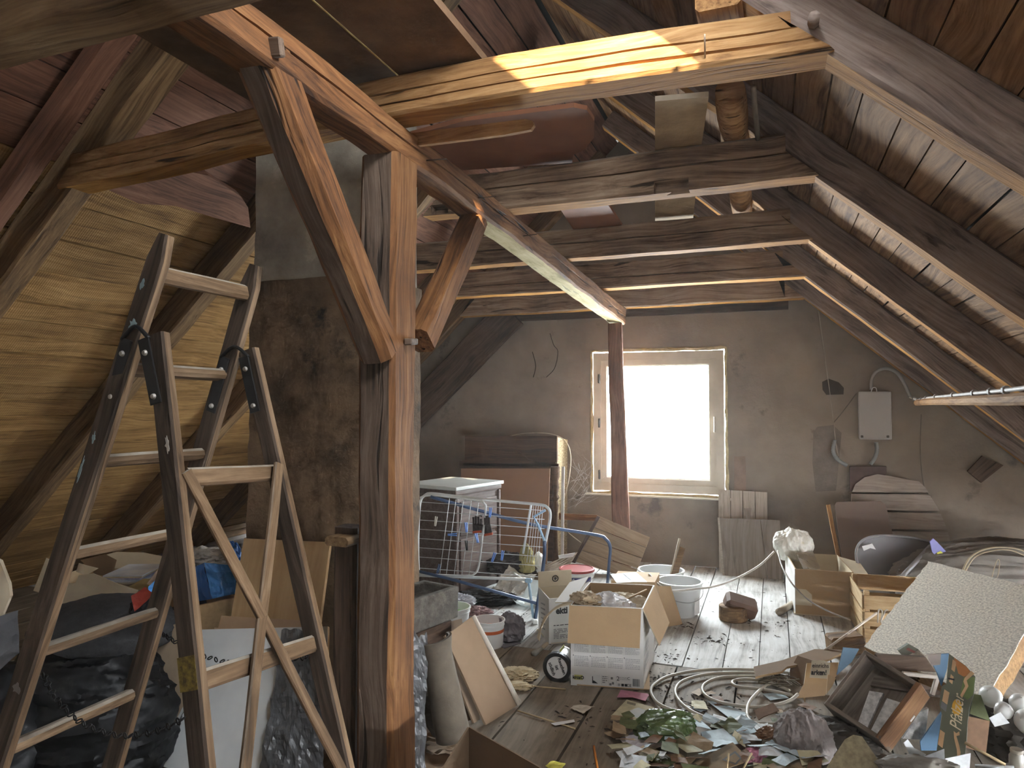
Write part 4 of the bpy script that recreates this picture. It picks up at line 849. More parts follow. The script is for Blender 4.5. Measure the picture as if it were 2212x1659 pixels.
# carton with the cut-off word
C_, D_, E_ = at(1186, 1392, Z=0), at(1228, 1388, Z=0), at(1163, 1360, Z=0)
ux2 = V((D_.x-C_.x, D_.y-C_.y, 0)).normalized(); uy2 = V((E_.x-C_.x, E_.y-C_.y, 0)).normalized(); h2 = at(1183, 1292, d=4.52).z
ek = carton('printed_carton', 'white open carton with a cut-off black word, left of the big carton', C_, ux2, uy2, .24, .30, h2, CARDW, CARDP)
pbk = [C_+uy2*.3+Z*h2, C_+uy2*.3+ux2*.24+Z*h2, C_+uy2*.31+ux2*.24+Z*(h2+.10), C_+uy2*.31+Z*(h2+.10)]
panel('flap', pbk, .005, CARDP, ek)
n2 = V((ux2.y, -ux2.x, 0)); G = lambda u, v, off=.0015: C_+ux2*u+Z*v+n2*off
letters('ekti', .058, face_frame(G(.085, h2*.72, .003), ux2, Z), INK, ek, bold=.0022, sx=.9); textlines(G, .03, .13, h2*.42, h2*.38, 1, ek, INK); textlines(G, .03, .125, h2*.33, h2*.1, 7, ek, INKG)
bm_ = pbk[0].lerp(pbk[2], .5)+n2*.006
tube('recycling_mark', [bm_+ux2*(.02*math.cos(g))+Z*(.02*math.sin(g)) for g in [2*math.pi*i/10 for i in range(10)]], .003, INK, ek, n=5, closed=True, res=2)
panel('recycling_mark', [bm_+V((0,0,0))-ux2*.004+Z*.012, bm_+ux2*.012+Z*.002, bm_-ux2*.002-Z*.013, bm_-ux2*.009+Z*.0], .001, INK, ek)
ml = V((uy2.y, -uy2.x, 0));  ml = ml if ml.dot(EYE-C_) > 0 else -ml
for i in range(6): panel('stripe', [C_+uy2*(.1+.0*i)+Z*(h2*(.2+.11*i))+ml*.002, C_+uy2*.22+Z*(h2*(.14+.11*i))+ml*.002, C_+uy2*.22+Z*(h2*(.17+.11*i))+ml*.002, C_+uy2*.1+Z*(h2*(.24+.11*i))+ml*.002], .0004, GREYP, ek)
# brown carton behind, papers on it
q = [at(1425, 1357, Z=0), at(1477, 1350, Z=0), at(1449, 1266, d=4.95), at(1424, 1266, d=4.9)]; o1 = panel('carton_flap', q, .006, CARD, edge=CARDP)
tag(o1, 'brown carton flap leaning beside the nearer translucent bucket', 'flap')
zz = at(1340, 1250, d=5.0).z; bx2 = at(1320, 1262, d=4.95)
c3 = carton('brown_carton', 'brown closed carton behind the big printed carton, papers on top', V((bx2.x, bx2.y, 0)), ux, uy, .30, .3, zz-.004, CARD, CARD); panel('lid', [V((bx2.x, bx2.y, zz))+ux*s_*.30+uy*t_*.3 for s_, t_ in ((0, 0), (1, 0), (1, 1), (0, 1))], .004, CARD, c3)
for i, (pts, lab) in enumerate(((((1318, 1240), (1345, 1238), (1368, 1257), (1332, 1259)), 'pale blue leaflet on the brown closed carton'), (((1345, 1238), (1374, 1236), (1398, 1257), (1368, 1257)), 'printed sheet on the brown closed carton, nearer the buckets'))):
    o = panel('leaflet', [at(x, y, Z=zz+.006+.003*i) for x, y in pts], .001, plain('leaflet_%d' % i, (.62, .7, .74), .6, .15, scale=30)); tag(o, lab, 'paper')
# paint tin on its side
tp = at(1203, 1453, d=3.88); r_ = .077; tp.z = r_+.001; axd = V((-.02, 1, 0)).normalized()
SILV = plain('tin_silver', (.55, .53, .5), .3, .25, scale=6, metal=.85); 
tn = thing('paint_tin', 'round tin lying on its side with a sticker on its lid', 'tin', tp-V((0, 0, r_)))
Mt = frame(V((axd.y, -axd.x, 0)), -axd, tp+axd*.0)
lathe('body', [(r_*.97, -.13), (r_, -.127), (r_, -.12), (r_*.97, -.115), (r_*.97, -.012), (r_, -.008), (r_, 0), (r_*.9, .002), (r_*.88, -.006), (.001, -.006)], SILV, Mt, tn)
lathe('lid_rim', [(r_*1.01, -.03), (r_*1.03, -.028), (r_*1.03, .004), (r_*.8, .006), (r_*.76, -.002), (.70*r_, -.003)], plain('black_plastic', (.02, .02, .02), .5), Mt, tn, cap=False)
lathe('sticker', [(r_*.77, -.003), (r_*.76, .0), (.001, .0)], PAPER, Mt, tn, cap=False)
for i, s_ in enumerate(('Rauchen', 'ist', 'tödlich')):
    letters(s_, .026, Mt @ Matrix.Rotation(-1.2, 4, 'Z') @ Matrix.Translation(V((0, .03-.03*i, .0015))), INK, tn, bold=.0006)
Mb = Mt @ Matrix.Rotation(1.0, 4, 'Z'); arc_b = box('yellow_strip', (.004, .03, .09), Mt @ Matrix.Translation(V((.01, r_*.965, -.07))), YEL, tn)
# brush, gloves, small litter on the floor
br = thing('brush', 'small worn paintbrush lying before the cut-off word carton', 'brush', at(1165, 1403, Z=0))
tube('handle', [at(1168, 1402, Z=.012), at(1175, 1396, Z=.012), at(1182, 1390, Z=.012)], [.009, .014, .011], plain('handle_wood', (.5, .4, .28), .6), br); tube('bristles', [at(1169, 1401, Z=.012), at(1153, 1413, Z=.01)], [.012, .02], plain('bristle', (.33, .31, .27), .9), br)
gl = blob('glove', loc_rot(at(1115, 1458, Z=.015), .5), (.105, .075, .03), plain('cloth_cream', (.56, .45, .28), .95, .25, scale=20), amp=.5, freq=3.2, seed=31, sub=5); tag(gl, 'crumpled cream work glove on the floor beside the white-edged hardboard', 'glove')
g2 = blob('glove', loc_rot(at(1112, 1482, Z=.01), .2), (.09, .04, .018), bpy.data.materials['cloth_cream'], amp=.45, freq=3.2, seed=33, sub=4); tag(g2, 'second cream glove lying flatter, nearer the eye', 'glove')
SP = plain('straw', (.48, .36, .2), .8)
for a_, b_, lab in (((1112, 1478), (1222, 1489), 'long straw by the cream gloves'), ((1118, 1535), (1243, 1574), 'long straw under the paper strip'), ((1283, 1612), (1292, 1668), None)):
    o = tube('straw' if lab else 'pencil', [at(*a_, Z=.006), at(*b_, Z=.006)], .004 if lab else .0055, SP if lab else plain('pencil_orange', (.6, .22, .04), .5), n=6, smooth_path=False)
    tag(o, lab or 'orange pencil on the floorboards near the bottom edge', 'straw' if lab else 'pencil')
o = panel('paper_strip', [at(x, y, Z=.012) for x, y in ((1190, 1562), (1199, 1567), (1242, 1559), (1240, 1554))], .001, PAPER); tag(o, 'small white paper strip lying across the straw', 'paper')
o = sheet('paper_scrap', [at(1232, 1532, Z=.01), at(1238, 1522, Z=.02), at(1285, 1528, Z=.015), at(1260, 1543, Z=.01)], plain('paper_beige', (.55, .48, .38), .85), nx=8, ny=6, amp=.03, freq=14, seed=3, th=.001); tag(o, 'crumpled beige paper scrap on the bare floorboards', 'paper')
yl = sheet('wrapper', [at(1178, 1655, Z=.01), at(1190, 1645, Z=.02), at(1222, 1648, Z=.01), at(1205, 1670, Z=.01)], plain('yellow_wrapper', (.6, .55, .1), .5), nx=6, ny=5, amp=.02, freq=14, seed=5, th=.001); tag(yl, 'small yellow wrapper at the bottom edge by the dark carton', 'wrapper')
# rags and bags on the floor under the rack
fbg = blob('felt_bag', loc_rot(at(1098, 1365, Z=.07)+V((0, .05, 0)), .4), (.085, .07, .10), plain('felt_mauve', (.2, .18, .19), .9, .3, scale=6), amp=.3, freq=1.8, seed=41, sub=5); tag(fbg, 'grey-mauve felt bag standing crumpled by the small white bucket', 'bag')
fl1 = panel('felt_bag_flap', [at(1080, 1395, Z=.005), at(1105, 1382, Z=.005), at(1125, 1388, Z=.005), at(1090, 1400, Z=.005)], .008, bpy.data.materials['felt_mauve']); tag(fl1, 'flat mauve felt piece lying before the felt bag', 'cloth')
for nm, px, z, sz, col, lab in (('white_rag', (990, 1300), .04, (.11, .08, .05), (.62, .63, .68), 'white rag on the floor behind the concrete block'), ('black_rag', (1052, 1292), .035, (.2, .12, .05), (.02, .02, .022), 'heap of black cloth on the floor under the drying rack'), ('pink_rag', (1028, 1320), .02, (.1, .06, .03), (.35, .22, .22), 'small pinkish rag near the black cloth')):
    o = blob(nm, loc_rot(at(*px, Z=z), .2), sz, plain(nm, col, .85, .4, scale=9), amp=.5, freq=3.4, seed=len(nm)+px[0], sub=5); tag(o, lab, 'cloth')
cpl = sheet('plastic_film', [at(1062, 1275, d=5.5), at(1100, 1228, d=5.75), at(1160, 1245, d=5.6), at(1125, 1290, d=5.4)], plain('film_milky', (.6, .58, .52), .35, .2, scale=6, bump=.5, spec=.6), nx=22, ny=18, amp=.11, freq=6, seed=6); tag(cpl, 'milky crumpled plastic film below the drying rack', 'plastic sheet')
bwl = thing('clear_bowl', 'clear plastic bowl tilted on the floor by the rack foot', 'bowl', at(1150, 1305, Z=0))
lathe('bowl', [(.06, 0), (.11, .05), (.135, .09), (.14, .095), (.132, .09), (.105, .052), (.055, .006)], clearmat('clear_plastic', amount=.6, rough=.15), Matrix.Translation(at(1148, 1300, Z=.01)) @ Matrix.Rotation(.5, 4, 'X'), bwl, cap=False)
# ================================================================ furniture against the gable wall
W_CAB = wood('cabinet_wood', (.05, .03, .024), (.115, .08, .068), (.18, .14, .125), cracks=.2, bump=.15, knots=.2, rough=.55)
W_HEAD = wood('dark_walnut', (.03, .016, .009), (.08, .043, .024), (.13, .075, .042), cracks=.2, bump=.15, knots=.1, rough=.85)
SLAB = plain('marble_slab', (.6, .62, .6), .4, .12, scale=6, stain=(.42, .42, .4), stain_scale=8, stain_at=.64)
A = at(983, 1292, Z=0); B = at(1078, 1258, Z=0); ux = V((B.x-A.x, B.y-A.y, 0)); wc = ux.length; ux.normalize(); uy = V((-ux.y, ux.x, 0))
hc = at(983, 1060, d=5.6).z
cab = thing('washstand', 'dark wooden cabinet with a pale stone top behind the drying rack', 'cabinet', A+ux*wc/2+uy*.25)
Mc = frame(ux, (0, 0, 1), A+ux*wc/2+uy*.26+Z*hc/2)
box('carcass', (wc, .52, hc), Mc, W_CAB, cab, .004)
box('stone_top', (wc+.06, .58, .028), Mc @ Matrix.Translation(V((0, 0, hc/2+.014))), SLAB, cab, .005, 2)
box('moulding', (wc+.035, .55, .04), Mc @ Matrix.Translation(V((0, 0, hc/2-.021))), W_CAB, cab, .01, 2)
for dz, hh in ((hc*.27, hc*.32), (-hc*.17, hc*.5)):
    d_ = box('door_panel', (wc*.82, .018, hh), Mc @ Matrix.Translation(V((0, -.265, dz-.04))), W_CAB, cab, .006, 2)
    lathe('knob', [(.004, 0), (.006, .012), (.013, .02), (.009, .03), (.001, .032)], METAL, Mc @ Matrix.Translation(V((0, -.274, dz-.04))) @ Matrix.Rotation(math.pi/2, 4, 'X'), d_, n=12)
for s_ in (-1, 1): box('corner_post', (.03, .03, hc-.05), Mc @ Matrix.Translation(V((s_*(wc/2-.012), -.262, -.02))), W_CAB, cab, .008, 2)
# tall headboard / wardrobe front with a turned column
HY = 6.62
hb_ = thing('headboard', 'tall dark carved headboard with a turned column, against the gable wall', 'headboard', at(1100, 1200, Y=HY))
hp_ = lambda x, y, dy=0: at(x, y, Y=HY+dy)
panel('back_panel', [hp_(1006, 944, .05), hp_(1200, 944, .05), hp_(1200, 1262, .05), hp_(1006, 1262, .05)], .03, W_HEAD, hb_, u=(1, 0, 0))
panel('top_rail', [hp_(1004, 942), hp_(1203, 942), hp_(1203, 998), hp_(1004, 998)], .04, W_HEAD, hb_, u=(1, 0, 0))
panel('carved_apron', [hp_(x, y, -.03) for x, y in ((992, 1012), (992, 996), (1020, 992), (1032, 978), (1045, 972), (1115, 972), (1126, 980), (1140, 992), (1172, 1000), (1202, 1003), (1202, 1012))], .03, W_HEAD, hb_, u=(1, 0, 0))
panel('moulding', [hp_(1000, 1000, -.03), hp_(1206, 1002, -.03), hp_(1206, 1008, -.03), hp_(1000, 1006, -.03)], .03, W_HEAD, hb_, u=(1, 0, 0))
cb_, ct_ = at(1200, 1255, Y=HY-.06), at(1200, 1008, Y=HY-.06); Hh = (ct_-cb_).length
prof = [(.04, 0), (.04, .10), (.028, .12), (.036, .15), (.03, .2), (.022, .32), (.02, .5), (.026, .6), (.034, .66), (.022, .70), (.038, .73), (.024, .76), (.036, .82), (.03, .88), (.042, .91), (.044, 1.0)]
lathe('turned_column', [(r, z*Hh) for r, z in prof], W_HEAD, Matrix.Translation(cb_), hb_, n=24)
SPK = plain('side_speckled', (.5, .42, .26), .8, .3, scale=60, col2=(.2, .14, .07), detail=3)
panel('side_board', [hp_(1203, 944, .04), hp_(1226, 950, .3), hp_(1224, 1210, .3), hp_(1203, 1225, .04)], .02, SPK, hb_)
rbd = panel('hardboard_sheet', [at(x, y, n=(0, 1, -.12), k=6.3) for x, y in ((996, 1012), (1188, 1012), (1180, 1262), (985, 1262))], .008, plain('hardboard_red', (.3, .17, .1), .7, .12, scale=2), u=(1, 0, 0)); tag(rbd, 'plain red-brown hardboard leaning on the dark headboard', 'board')
pst = panel('white_lath', [at(x, y, Y=6.5) for x, y in ((1213, 1008), (1219, 1008), (1217, 1215), (1211, 1215))], .01, plain('lath_white', (.55, .52, .47), .7)); tag(pst, 'narrow whitish lath upright beside the turned column', 'lath')
cbl = tube('cable', [at(x, y, Y=6.75) for x, y in ((1060, 960), (1110, 940), (1160, 935), (1200, 940), (1225, 958), (1233, 990), (1228, 1040), (1216, 1090), (1220, 1140), (1255, 1172))], .005, plain('cable_cream', (.62, .54, .4), .6), n=6); tag(cbl, 'pale cable looping over the dark headboard and down the wall', 'cable')
lth = panel('brown_lath', [at(x, y, Y=6.7) for x, y in ((1192, 1108), (1290, 1113), (1290, 1125), (1192, 1122))], .015, W_POST, u=(1, 0, 0)); tag(lth, 'reddish lath lying across between headboard and slatted panel', 'lath')
# slatted panel leaning under the window
sp_ = thing('slatted_panel', 'grooved wooden panel leaning askew behind the plank prop', 'panel', at(1310, 1230, Y=6.3))
W_SLAT = wood('slat_tan', (.22, .15, .09), (.36, .26, .17), (.45, .34, .23), cracks=.15, bump=.15, knots=.2)
ed = [((1291, 1112), (1240, 1205)), ((1402, 1158), (1365, 1250))]
NS, KS = (0, 1, -.25), 6.33
l0_, l1_ = at(1291, 1112, n=NS, k=KS), at(1236, 1212, n=NS, k=KS); r0_, r1_ = at(1404, 1160, n=NS, k=KS), at(1368, 1252, n=NS, k=KS)
for i in range(4):
    a, b = i/4+.008, (i+1)/4-.008
    panel('slat', [l0_.lerp(l1_, a), r0_.lerp(r1_, a), r0_.lerp(r1_, b), l0_.lerp(l1_, b)], .016, W_SLAT, sp_, u=(r0_-l0_))
off_ = V((0, -.02, -.006)); panel('stile', [l0_.lerp(r0_, .0)+off_, l0_.lerp(r0_, .05)+off_, l1_.lerp(r1_, .05)+off_, l1_+off_], .02, W_CAB, sp_, u=(l1_-l0_))
hd_ = sheet('dark_sheet', [at(1118, 1258, d=5.75), at(1160, 1226, d=5.9), at(1248, 1192, d=6.25), at(1205, 1262, d=5.9)], plain('sheet_dark_brown', (.16, .11, .07), .8, .3), nx=14, ny=10, amp=.04, freq=5, seed=8); tag(hd_, 'dark brown warped sheet between the drying rack and the red-lidded bucket', 'sheet')
wst = panel('white_strip', [at(x, y, d=6.0) for x, y in ((1206, 1200), (1243, 1194), (1238, 1203), (1208, 1207))], .006, PAPER); tag(wst, 'short white strip lying on the warped dark sheet', 'strip')
rg2 = blob('clothes_heap', loc_rot(at(1105, 1222, d=5.9), .2), (.19, .12, .10), plain('clothes_dark', (.07, .06, .06), .95, .5, scale=4), amp=.4, freq=2.4, seed=51, sub=5); tag(rg2, 'dark clothes heaped behind the drying rack', 'clothes')
yl2 = blob('yellow_cloth', loc_rot(at(1138, 1215, d=5.8), .2), (.06, .06, .13), plain('cloth_yellow', (.5, .44, .2), .9, .4, scale=9), amp=.4, freq=2.6, seed=52, sub=4); tag(yl2, 'yellowish cloth hanging by the dark clothes', 'cloth')
wsk = blob('white_sack', loc_rot(at(1164, 1220, d=5.9)), (.045, .05, .1), PAPER, amp=.2, freq=2, seed=53, sub=4); tag(wsk, 'white rounded bag just left of the dark sheet', 'bag')
# ================================================================ drying rack
RW = plain('rack_white', (.7, .72, .72), .35, .1, metal=.1, spec=.5); RB = plain('rack_blue', (.06, .1, .2), .4, .2, metal=.1, spec=.5); RBL = plain('rack_light_blue', (.35, .52, .68), .45, .1); PEGB = plain('peg_blue', (.15, .3, .72), .45)
rk = thing('drying_rack', 'white wire clothes drying rack with blue legs, tipped on its side', 'clothes rack', at(1155, 1335, Z=0))
ry = lambda x, y, dy=0: at(x, y, Y=4.82+dy)
tube('outer_frame', [ry(*p) for p in ((905, 1246), (903, 1200), (904, 1130), (908, 1085), (918, 1070), (935, 1066), (1000, 1074), (1100, 1084), (1165, 1090), (1182, 1096), (1189, 1110), (1185, 1140), (1175, 1185))], .0105, RW, rk, n=8)
tube('lower_bar', [ry(905, 1243), ry(1143, 1252)], .0105, RW, rk, smooth_path=False)
for y in (1084, 1103, 1123, 1143, 1163, 1183, 1203, 1227): tube('wire', [ry(905, y), ry(1176 if y < 1180 else 1165, y+19)], .0026, RW, rk, n=5, smooth_path=False)
fl_ = lambda x, y: ry(x, y, -.03)
tube('inner_frame', [fl_(*p) for p in ((908, 1075), (935, 1070), (1030, 1081), (1046, 1088), (1049, 1100), (1042, 1160), (1034, 1222), (1024, 1240), (1005, 1244), (905, 1240))], .008, RW, rk, n=7)
for (xt, yt), (xb, yb) in (((971, 1077), (950, 1240)), ((985, 1079), (964, 1241)), ((1001, 1080), (981, 1242)), ((1018, 1082), (998, 1243)), ((1034, 1086), (1013, 1241))): tube('wire', [fl_(xt, yt), fl_(xb, yb)], .0024, RW, rk, n=5, smooth_path=False)
tube('wing_bar', [ry(1148, 1086, .04), ry(1130, 1196, .04)], .009, RW, rk, smooth_path=False)
for i in range(5): tube('wire', [ry(1153+5*i, 1092, .04), ry(1138+6*i, 1215, .04)], .0022, RW, rk, n=5, smooth_path=False)
tube('leg', [at(930, 1073, Y=4.78), at(1040, 1104, Y=4.9), at(1150, 1133, Y=5.05), at(1285, 1155, Y=5.35), at(1308, 1164, Y=5.4), at(1318, 1182, Y=5.42), at(1316, 1215, Y=5.44), at(1312, 1262, Y=5.44)], .0125, RB, rk, n=8)
tube('leg', [ry(1176, 1168, -.02), ry(1176, 1200, -.02), ry(1168, 1262, -.01), at(1156, 1336, Z=.012)], .013, RB, rk, n=8)
tube('leg', [ry(905, 1234, -.05), ry(985, 1254, -.05), ry(1158, 1303, -.02)], .0115, RB, rk, n=8, smooth_path=False)
tube('strut', [ry(1142, 1256, -.01), at(1152, 1334, Z=.015)], .010, RBL, rk, n=8, smooth_path=False)
tube('joint', [ry(1178, 1102, -.04), ry(1153, 1116, -.04), ry(1163, 1135, -.04), ry(1176, 1168, -.03)], .009, RBL, rk, n=7, smooth_path=False)
box('foot', (.035, .04, .03), loc_rot(at(1156, 1343, Z=.015), .3), PAPER, rk, .006)
box('joint', (.05, .03, .03), loc_rot(ry(1142, 1254, -.01), .1), RBL, rk, .006)
for i, (x, y, an, m_) in enumerate(((941, 1126, .15, 'wood'), (977, 1155, 1.5, 'b'), (1007, 1139, -.1, 'b'), (1008, 1178, -.1, 'k'), (1030, 1162, -.25, 'b'), (1059, 1107, .1, 'b'), (1066, 1204, .35, 'b'), (1085, 1200, .15, 'b'), (947, 1229, .3, 'kb'))):
    mt = {'wood': plain('peg_wood', (.4, .36, .3), .8), 'b': PEGB, 'k': BLACKM, 'kb': RB}[m_] if m_ != 'wood' or 'peg_wood' not in bpy.data.materials else bpy.data.materials['peg_wood']
    c = ry(x, y, -.045); pt = thing('clothes_peg', ['wooden peg on the rack, nearest the post', 'light blue peg lying sideways on a rack wire', 'blue peg left of the hanging gloves', 'black peg under the hanging gloves', 'bright blue peg just below the hanging gloves', 'bright blue peg above the hanging gloves', 'tilted pale blue peg on a low rack wire', 'upright pale blue peg on a low rack wire', 'dark blue peg at the foot of the rack wires'][i], 'peg', c, 'clothes pegs on the rack')
    for s_ in (-1, 1): box('half', (.0075, .011, .072), Matrix.Translation(c) @ Matrix.Rotation(an+s_*.05, 4, 'Y') @ Matrix.Translation(V((s_*.0055, 0, 0))), mt, pt, .002)
for i, (q, lab) in enumerate(((((1020, 1113), (1042, 1118), (1040, 1150), (1022, 1152)), 'dark work glove pegged to the rack, left of the two'), (((1047, 1115), (1058, 1113), (1064, 1155), (1047, 1158)), 'dark work glove with a red cuff, right of the two'))):
    gt = thing('work_glove', lab, 'glove', ry(*q[0], -.04))
    P = [ry(x, y, -.042) for x, y in q]; gm = plain('glove_dark_%d' % i, (.05, .04, .04), .9, .4, scale=30)
    palm_w = (P[1]-P[0]); dn = (P[3]-P[0])
    sheet('palm', [P[0]+dn*.4, P[1]+dn*.4, P[2], P[3]], gm, gt, nx=6, ny=6, amp=.012, freq=20, seed=i, th=.012)
    for k_ in range(4):
        a_ = P[0]+palm_w*(k_+.5)/4+dn*.45; tube('finger', [a_, a_-dn*(.25 if k_ in (1, 2) else .18), a_-dn*(.46 if k_ in (1, 2) else .36)], .0085, gm, gt, n=7)
    panel('cuff', [P[3]-dn*.12+V((0, -.01, 0)), P[2]-dn*.12+V((0, -.01, 0)), P[2]+V((0, -.01, 0)), P[3]+V((0, -.01, 0))], .016, plain('cuff_red_%d' % i, (.4, .07, .03), .8), gt)
# ================================================================ right of the window
W_WHITE = wood('boards_whitewash', (.33, .28, .22), (.47, .41, .34), (.56, .5, .43), cracks=.2, bump=.15, knots=.3, rnd=.08)
W_GREYB = wood('boards_grey_leaning', (.17, .14, .115), (.27, .225, .19), (.35, .3, .26), cracks=.2, bump=.2, knots=.3, rnd=.1)
NW, KW = (0, 1, -.16), 6.78
wt = thing('tongue_and_groove_panel', 'whitish panel of four narrow boards leaning under the window corner', 'panel', at(1605, 1250, n=NW, k=KW))
xs = [1551, 1578, 1604, 1631, 1658]
for i in range(4):
    f = lambda x, y: at(x, y+(x-1551)*.06, n=NW, k=KW)
    panel('plank', [f(xs[i]+.8, 1057), f(xs[i+1]-.8, 1057), f(xs[i+1]-.8+2, 1252), f(xs[i]+.8+2, 1258)], .014, W_WHITE, wt, u=(0, 0, -1))
NG, KG = (0, 1, -.16), 6.66
gt_ = thing('grey_board_panel', 'grey two-board panel with a wedge-shaped batten, leaning before the whitish panel', 'panel', at(1620, 1270, n=NG, k=KG))
g_ = lambda x, y, k=KG: at(x, y, n=NG, k=k)
panel('plank', [g_(1553, 1119), g_(1642, 1122), g_(1661, 1281), g_(1567, 1277)], .02, W_GREYB, gt_, u=(0, .0, -1))
panel('plank', [g_(1643.5, 1122), g_(1684, 1124), g_(1690, 1283), g_(1662.5, 1281)], .02, W_GREYB, gt_, u=(0, .0, -1))
panel('batten', [g_(1607, 1098, KG-.002), g_(1623, 1098, KG-.002), g_(1620, 1124, KG-.002), g_(1612, 1124, KG-.002)], .02, W_GREYB, gt_, u=(0, 0, -1))
panel('edge_strip', [g_(1550, 1118, KG-.005), g_(1554, 1118, KG-.005), g_(1568, 1277, KG-.005), g_(1564, 1277, KG-.005)], .025, W_WHITE, gt_)
bb_ = panel('brown_board', [at(x, y, Y=6.93) for x, y in ((1586, 986), (1610, 986), (1612, 1075), (1586, 1075))], .02, plain('board_brown_red', (.28, .2, .15), .8), u=(0, 0, -1)); tag(bb_, 'narrow brown board upright at the window corner, above the whitish panel', 'board')
NR2, KR2 = (0, 1, -.1), 6.80
W_LID = wood('lid_wood', (.24, .2, .165), (.36, .3, .25), (.45, .39, .33), cracks=.3, bump=.2, rnd=.1)
rl_ = thing('round_lid', 'large rounded lid of four wide planks leaning on the gable wall', 'lid', at(1950, 1210, n=NR2, k=KR2))
for pts in (((1841, 1063), (1848, 1046), (1868, 1031), (1896, 1024), (1985, 1040), (1999, 1053), (2006, 1064)), ((1840, 1067), (2008, 1068), (2030, 1104), (1925, 1102), (1838, 1098)), ((1836, 1103), (1925, 1107), (2032, 1109), (2046, 1144), (1928, 1143), (1836, 1139)), ((1836, 1144), (1928, 1148), (2048, 1149), (2054, 1178), (2050, 1240), (1935, 1240), (1840, 1240))):
    panel('plank', [at(x, y, n=NR2, k=KR2) for x, y in pts], .022, W_LID, rl_, u=(1, 0, 0))
rb2 = panel('rounded_board', [at(x, y, n=(0, 1, -.15), k=6.55) for x, y in ((1803, 1092), (1808, 1084), (1902, 1082), (1913, 1090), (1930, 1160), (1937, 1250), (1825, 1250))], .02, plain('board_brown_smooth', (.26, .19, .15), .7, .1, scale=3), edge=W_WHITE); tag(rb2, 'smooth brown board with rounded corners before the planked lid', 'board')
stq = timber('stick', [at(1789, 1091, Y=6.5), at(1827, 1282, Y=6.22)], .03, .03, [W_GOLD], up=(1, 0, 0), seg=8, wob=.002, cham=.004, under=False); tag(stq, 'pale square stick leaning left of the rounded brown board', 'stick')
dk = panel('dark_shelf', [at(x, y, Y=6.9) for x, y in ((1836, 1008), (1915, 1008), (1915, 1022), (1905, 1038), (1836, 1062))], .03, plain('shelf_dark_red', (.13, .085, .075), .8)); tag(dk, 'dark reddish board above the rounded planked lid', 'board')
pst2 = panel('dark_post_stub', [at(x, y, Y=6.92) for x, y in ((2090, 1018), (2122, 985), (2168, 1005), (2120, 1043))], .05, W_DARK); tag(pst2, 'dark wooden stub on the wall under the rafter foot', 'stub')
# meter box, conduits and cables on the wall
BOXG = plain('box_grey', (.42, .4, .38), .5, .06, scale=2, spec=.4)
mbx = thing('meter_box', 'grey electrical box on the gable wall with conduits', 'electrical box', at(1890, 955, Y=6.93))
p0, p1 = at(1854, 846, Y=6.88), at(1927, 950, Y=6.88)
box('cover', (p1.x-p0.x, .07, p0.z-p1.z), Matrix.Translation(V(((p0.x+p1.x)/2, 6.905, (p0.z+p1.z)/2))), BOXG, mbx, .012, 2)
box('back_plate', ((p1.x-p0.x)*.96, .03, (p0.z-p1.z)*.97), Matrix.Translation(V(((p0.x+p1.x)/2, 6.935, (p0.z+p1.z)/2))), BOXG, mbx, .004)
for x in (1862, 1918): box('clip', (.02, .01, .02), Matrix.Translation(at(x, 943, Y=6.866)), METAL, mbx, .003)
tube('loop', [at(x, y, Y=6.87) for x, y in ((1882, 846), (1885, 838), (1892, 838), (1894, 846))], .004, PAPER, mbx, n=5)
CON = plain('conduit_grey', (.33, .31, .29), .6, .1); FLEX = plain('conduit_flexible', (.3, .32, .32), .5)
cd1 = tube('conduit', [at(x, y, Y=6.9) for x, y in ((1882, 842), (1883, 820), (1893, 803), (1915, 796), (1938, 806), (1955, 832), (1966, 858))], .014, CON, n=8); tag(cd1, 'grey conduit arching from the meter box to the batten', 'conduit')
for nm, pts, lab in (('flexible_conduit', ((1893, 955), (1894, 975), (1888, 992), (1880, 1003)), 'ribbed conduit curling down from the meter box'), ('flexible_conduit', ((1803, 950), (1800, 975), (1810, 993), (1830, 1006)), 'ribbed conduit stub bending out of the plaster, left of the meter box')):
    P = [path_at([at(x, y, Y=6.9) for x, y in pts], i/30) for i in range(31)]
    o = tube(nm, P, [.014+(.004 if i % 2 else 0) for i in range(31)], FLEX, n=8, smooth_path=False); tag(o, lab, 'conduit')
for nm, pts, lab, r in (('cord', ((1768, 672), (1783, 780), (1797, 880), (1801, 912), (1806, 960), (1811, 985)), 'thin cord hanging from the last tie, past the meter box', .004), ('cable', ((1801, 913), (1822, 888), (1850, 850)), 'dark thin cable between the hanging cord and the meter box', .004), ('cable', ((1990, 895), (1988, 980), (1996, 1050), (2012, 1075)), 'faint cable running down the wall beside the planked lid', .004)):
    o = tube(nm, [at(x, y, Y=6.91) for x, y in pts], r, plain('cord_%s' % pts[0][0], (.42, .36, .28) if r == .004 and nm == 'cord' else (.2, .17, .14), .8), n=5); tag(o, lab, nm)
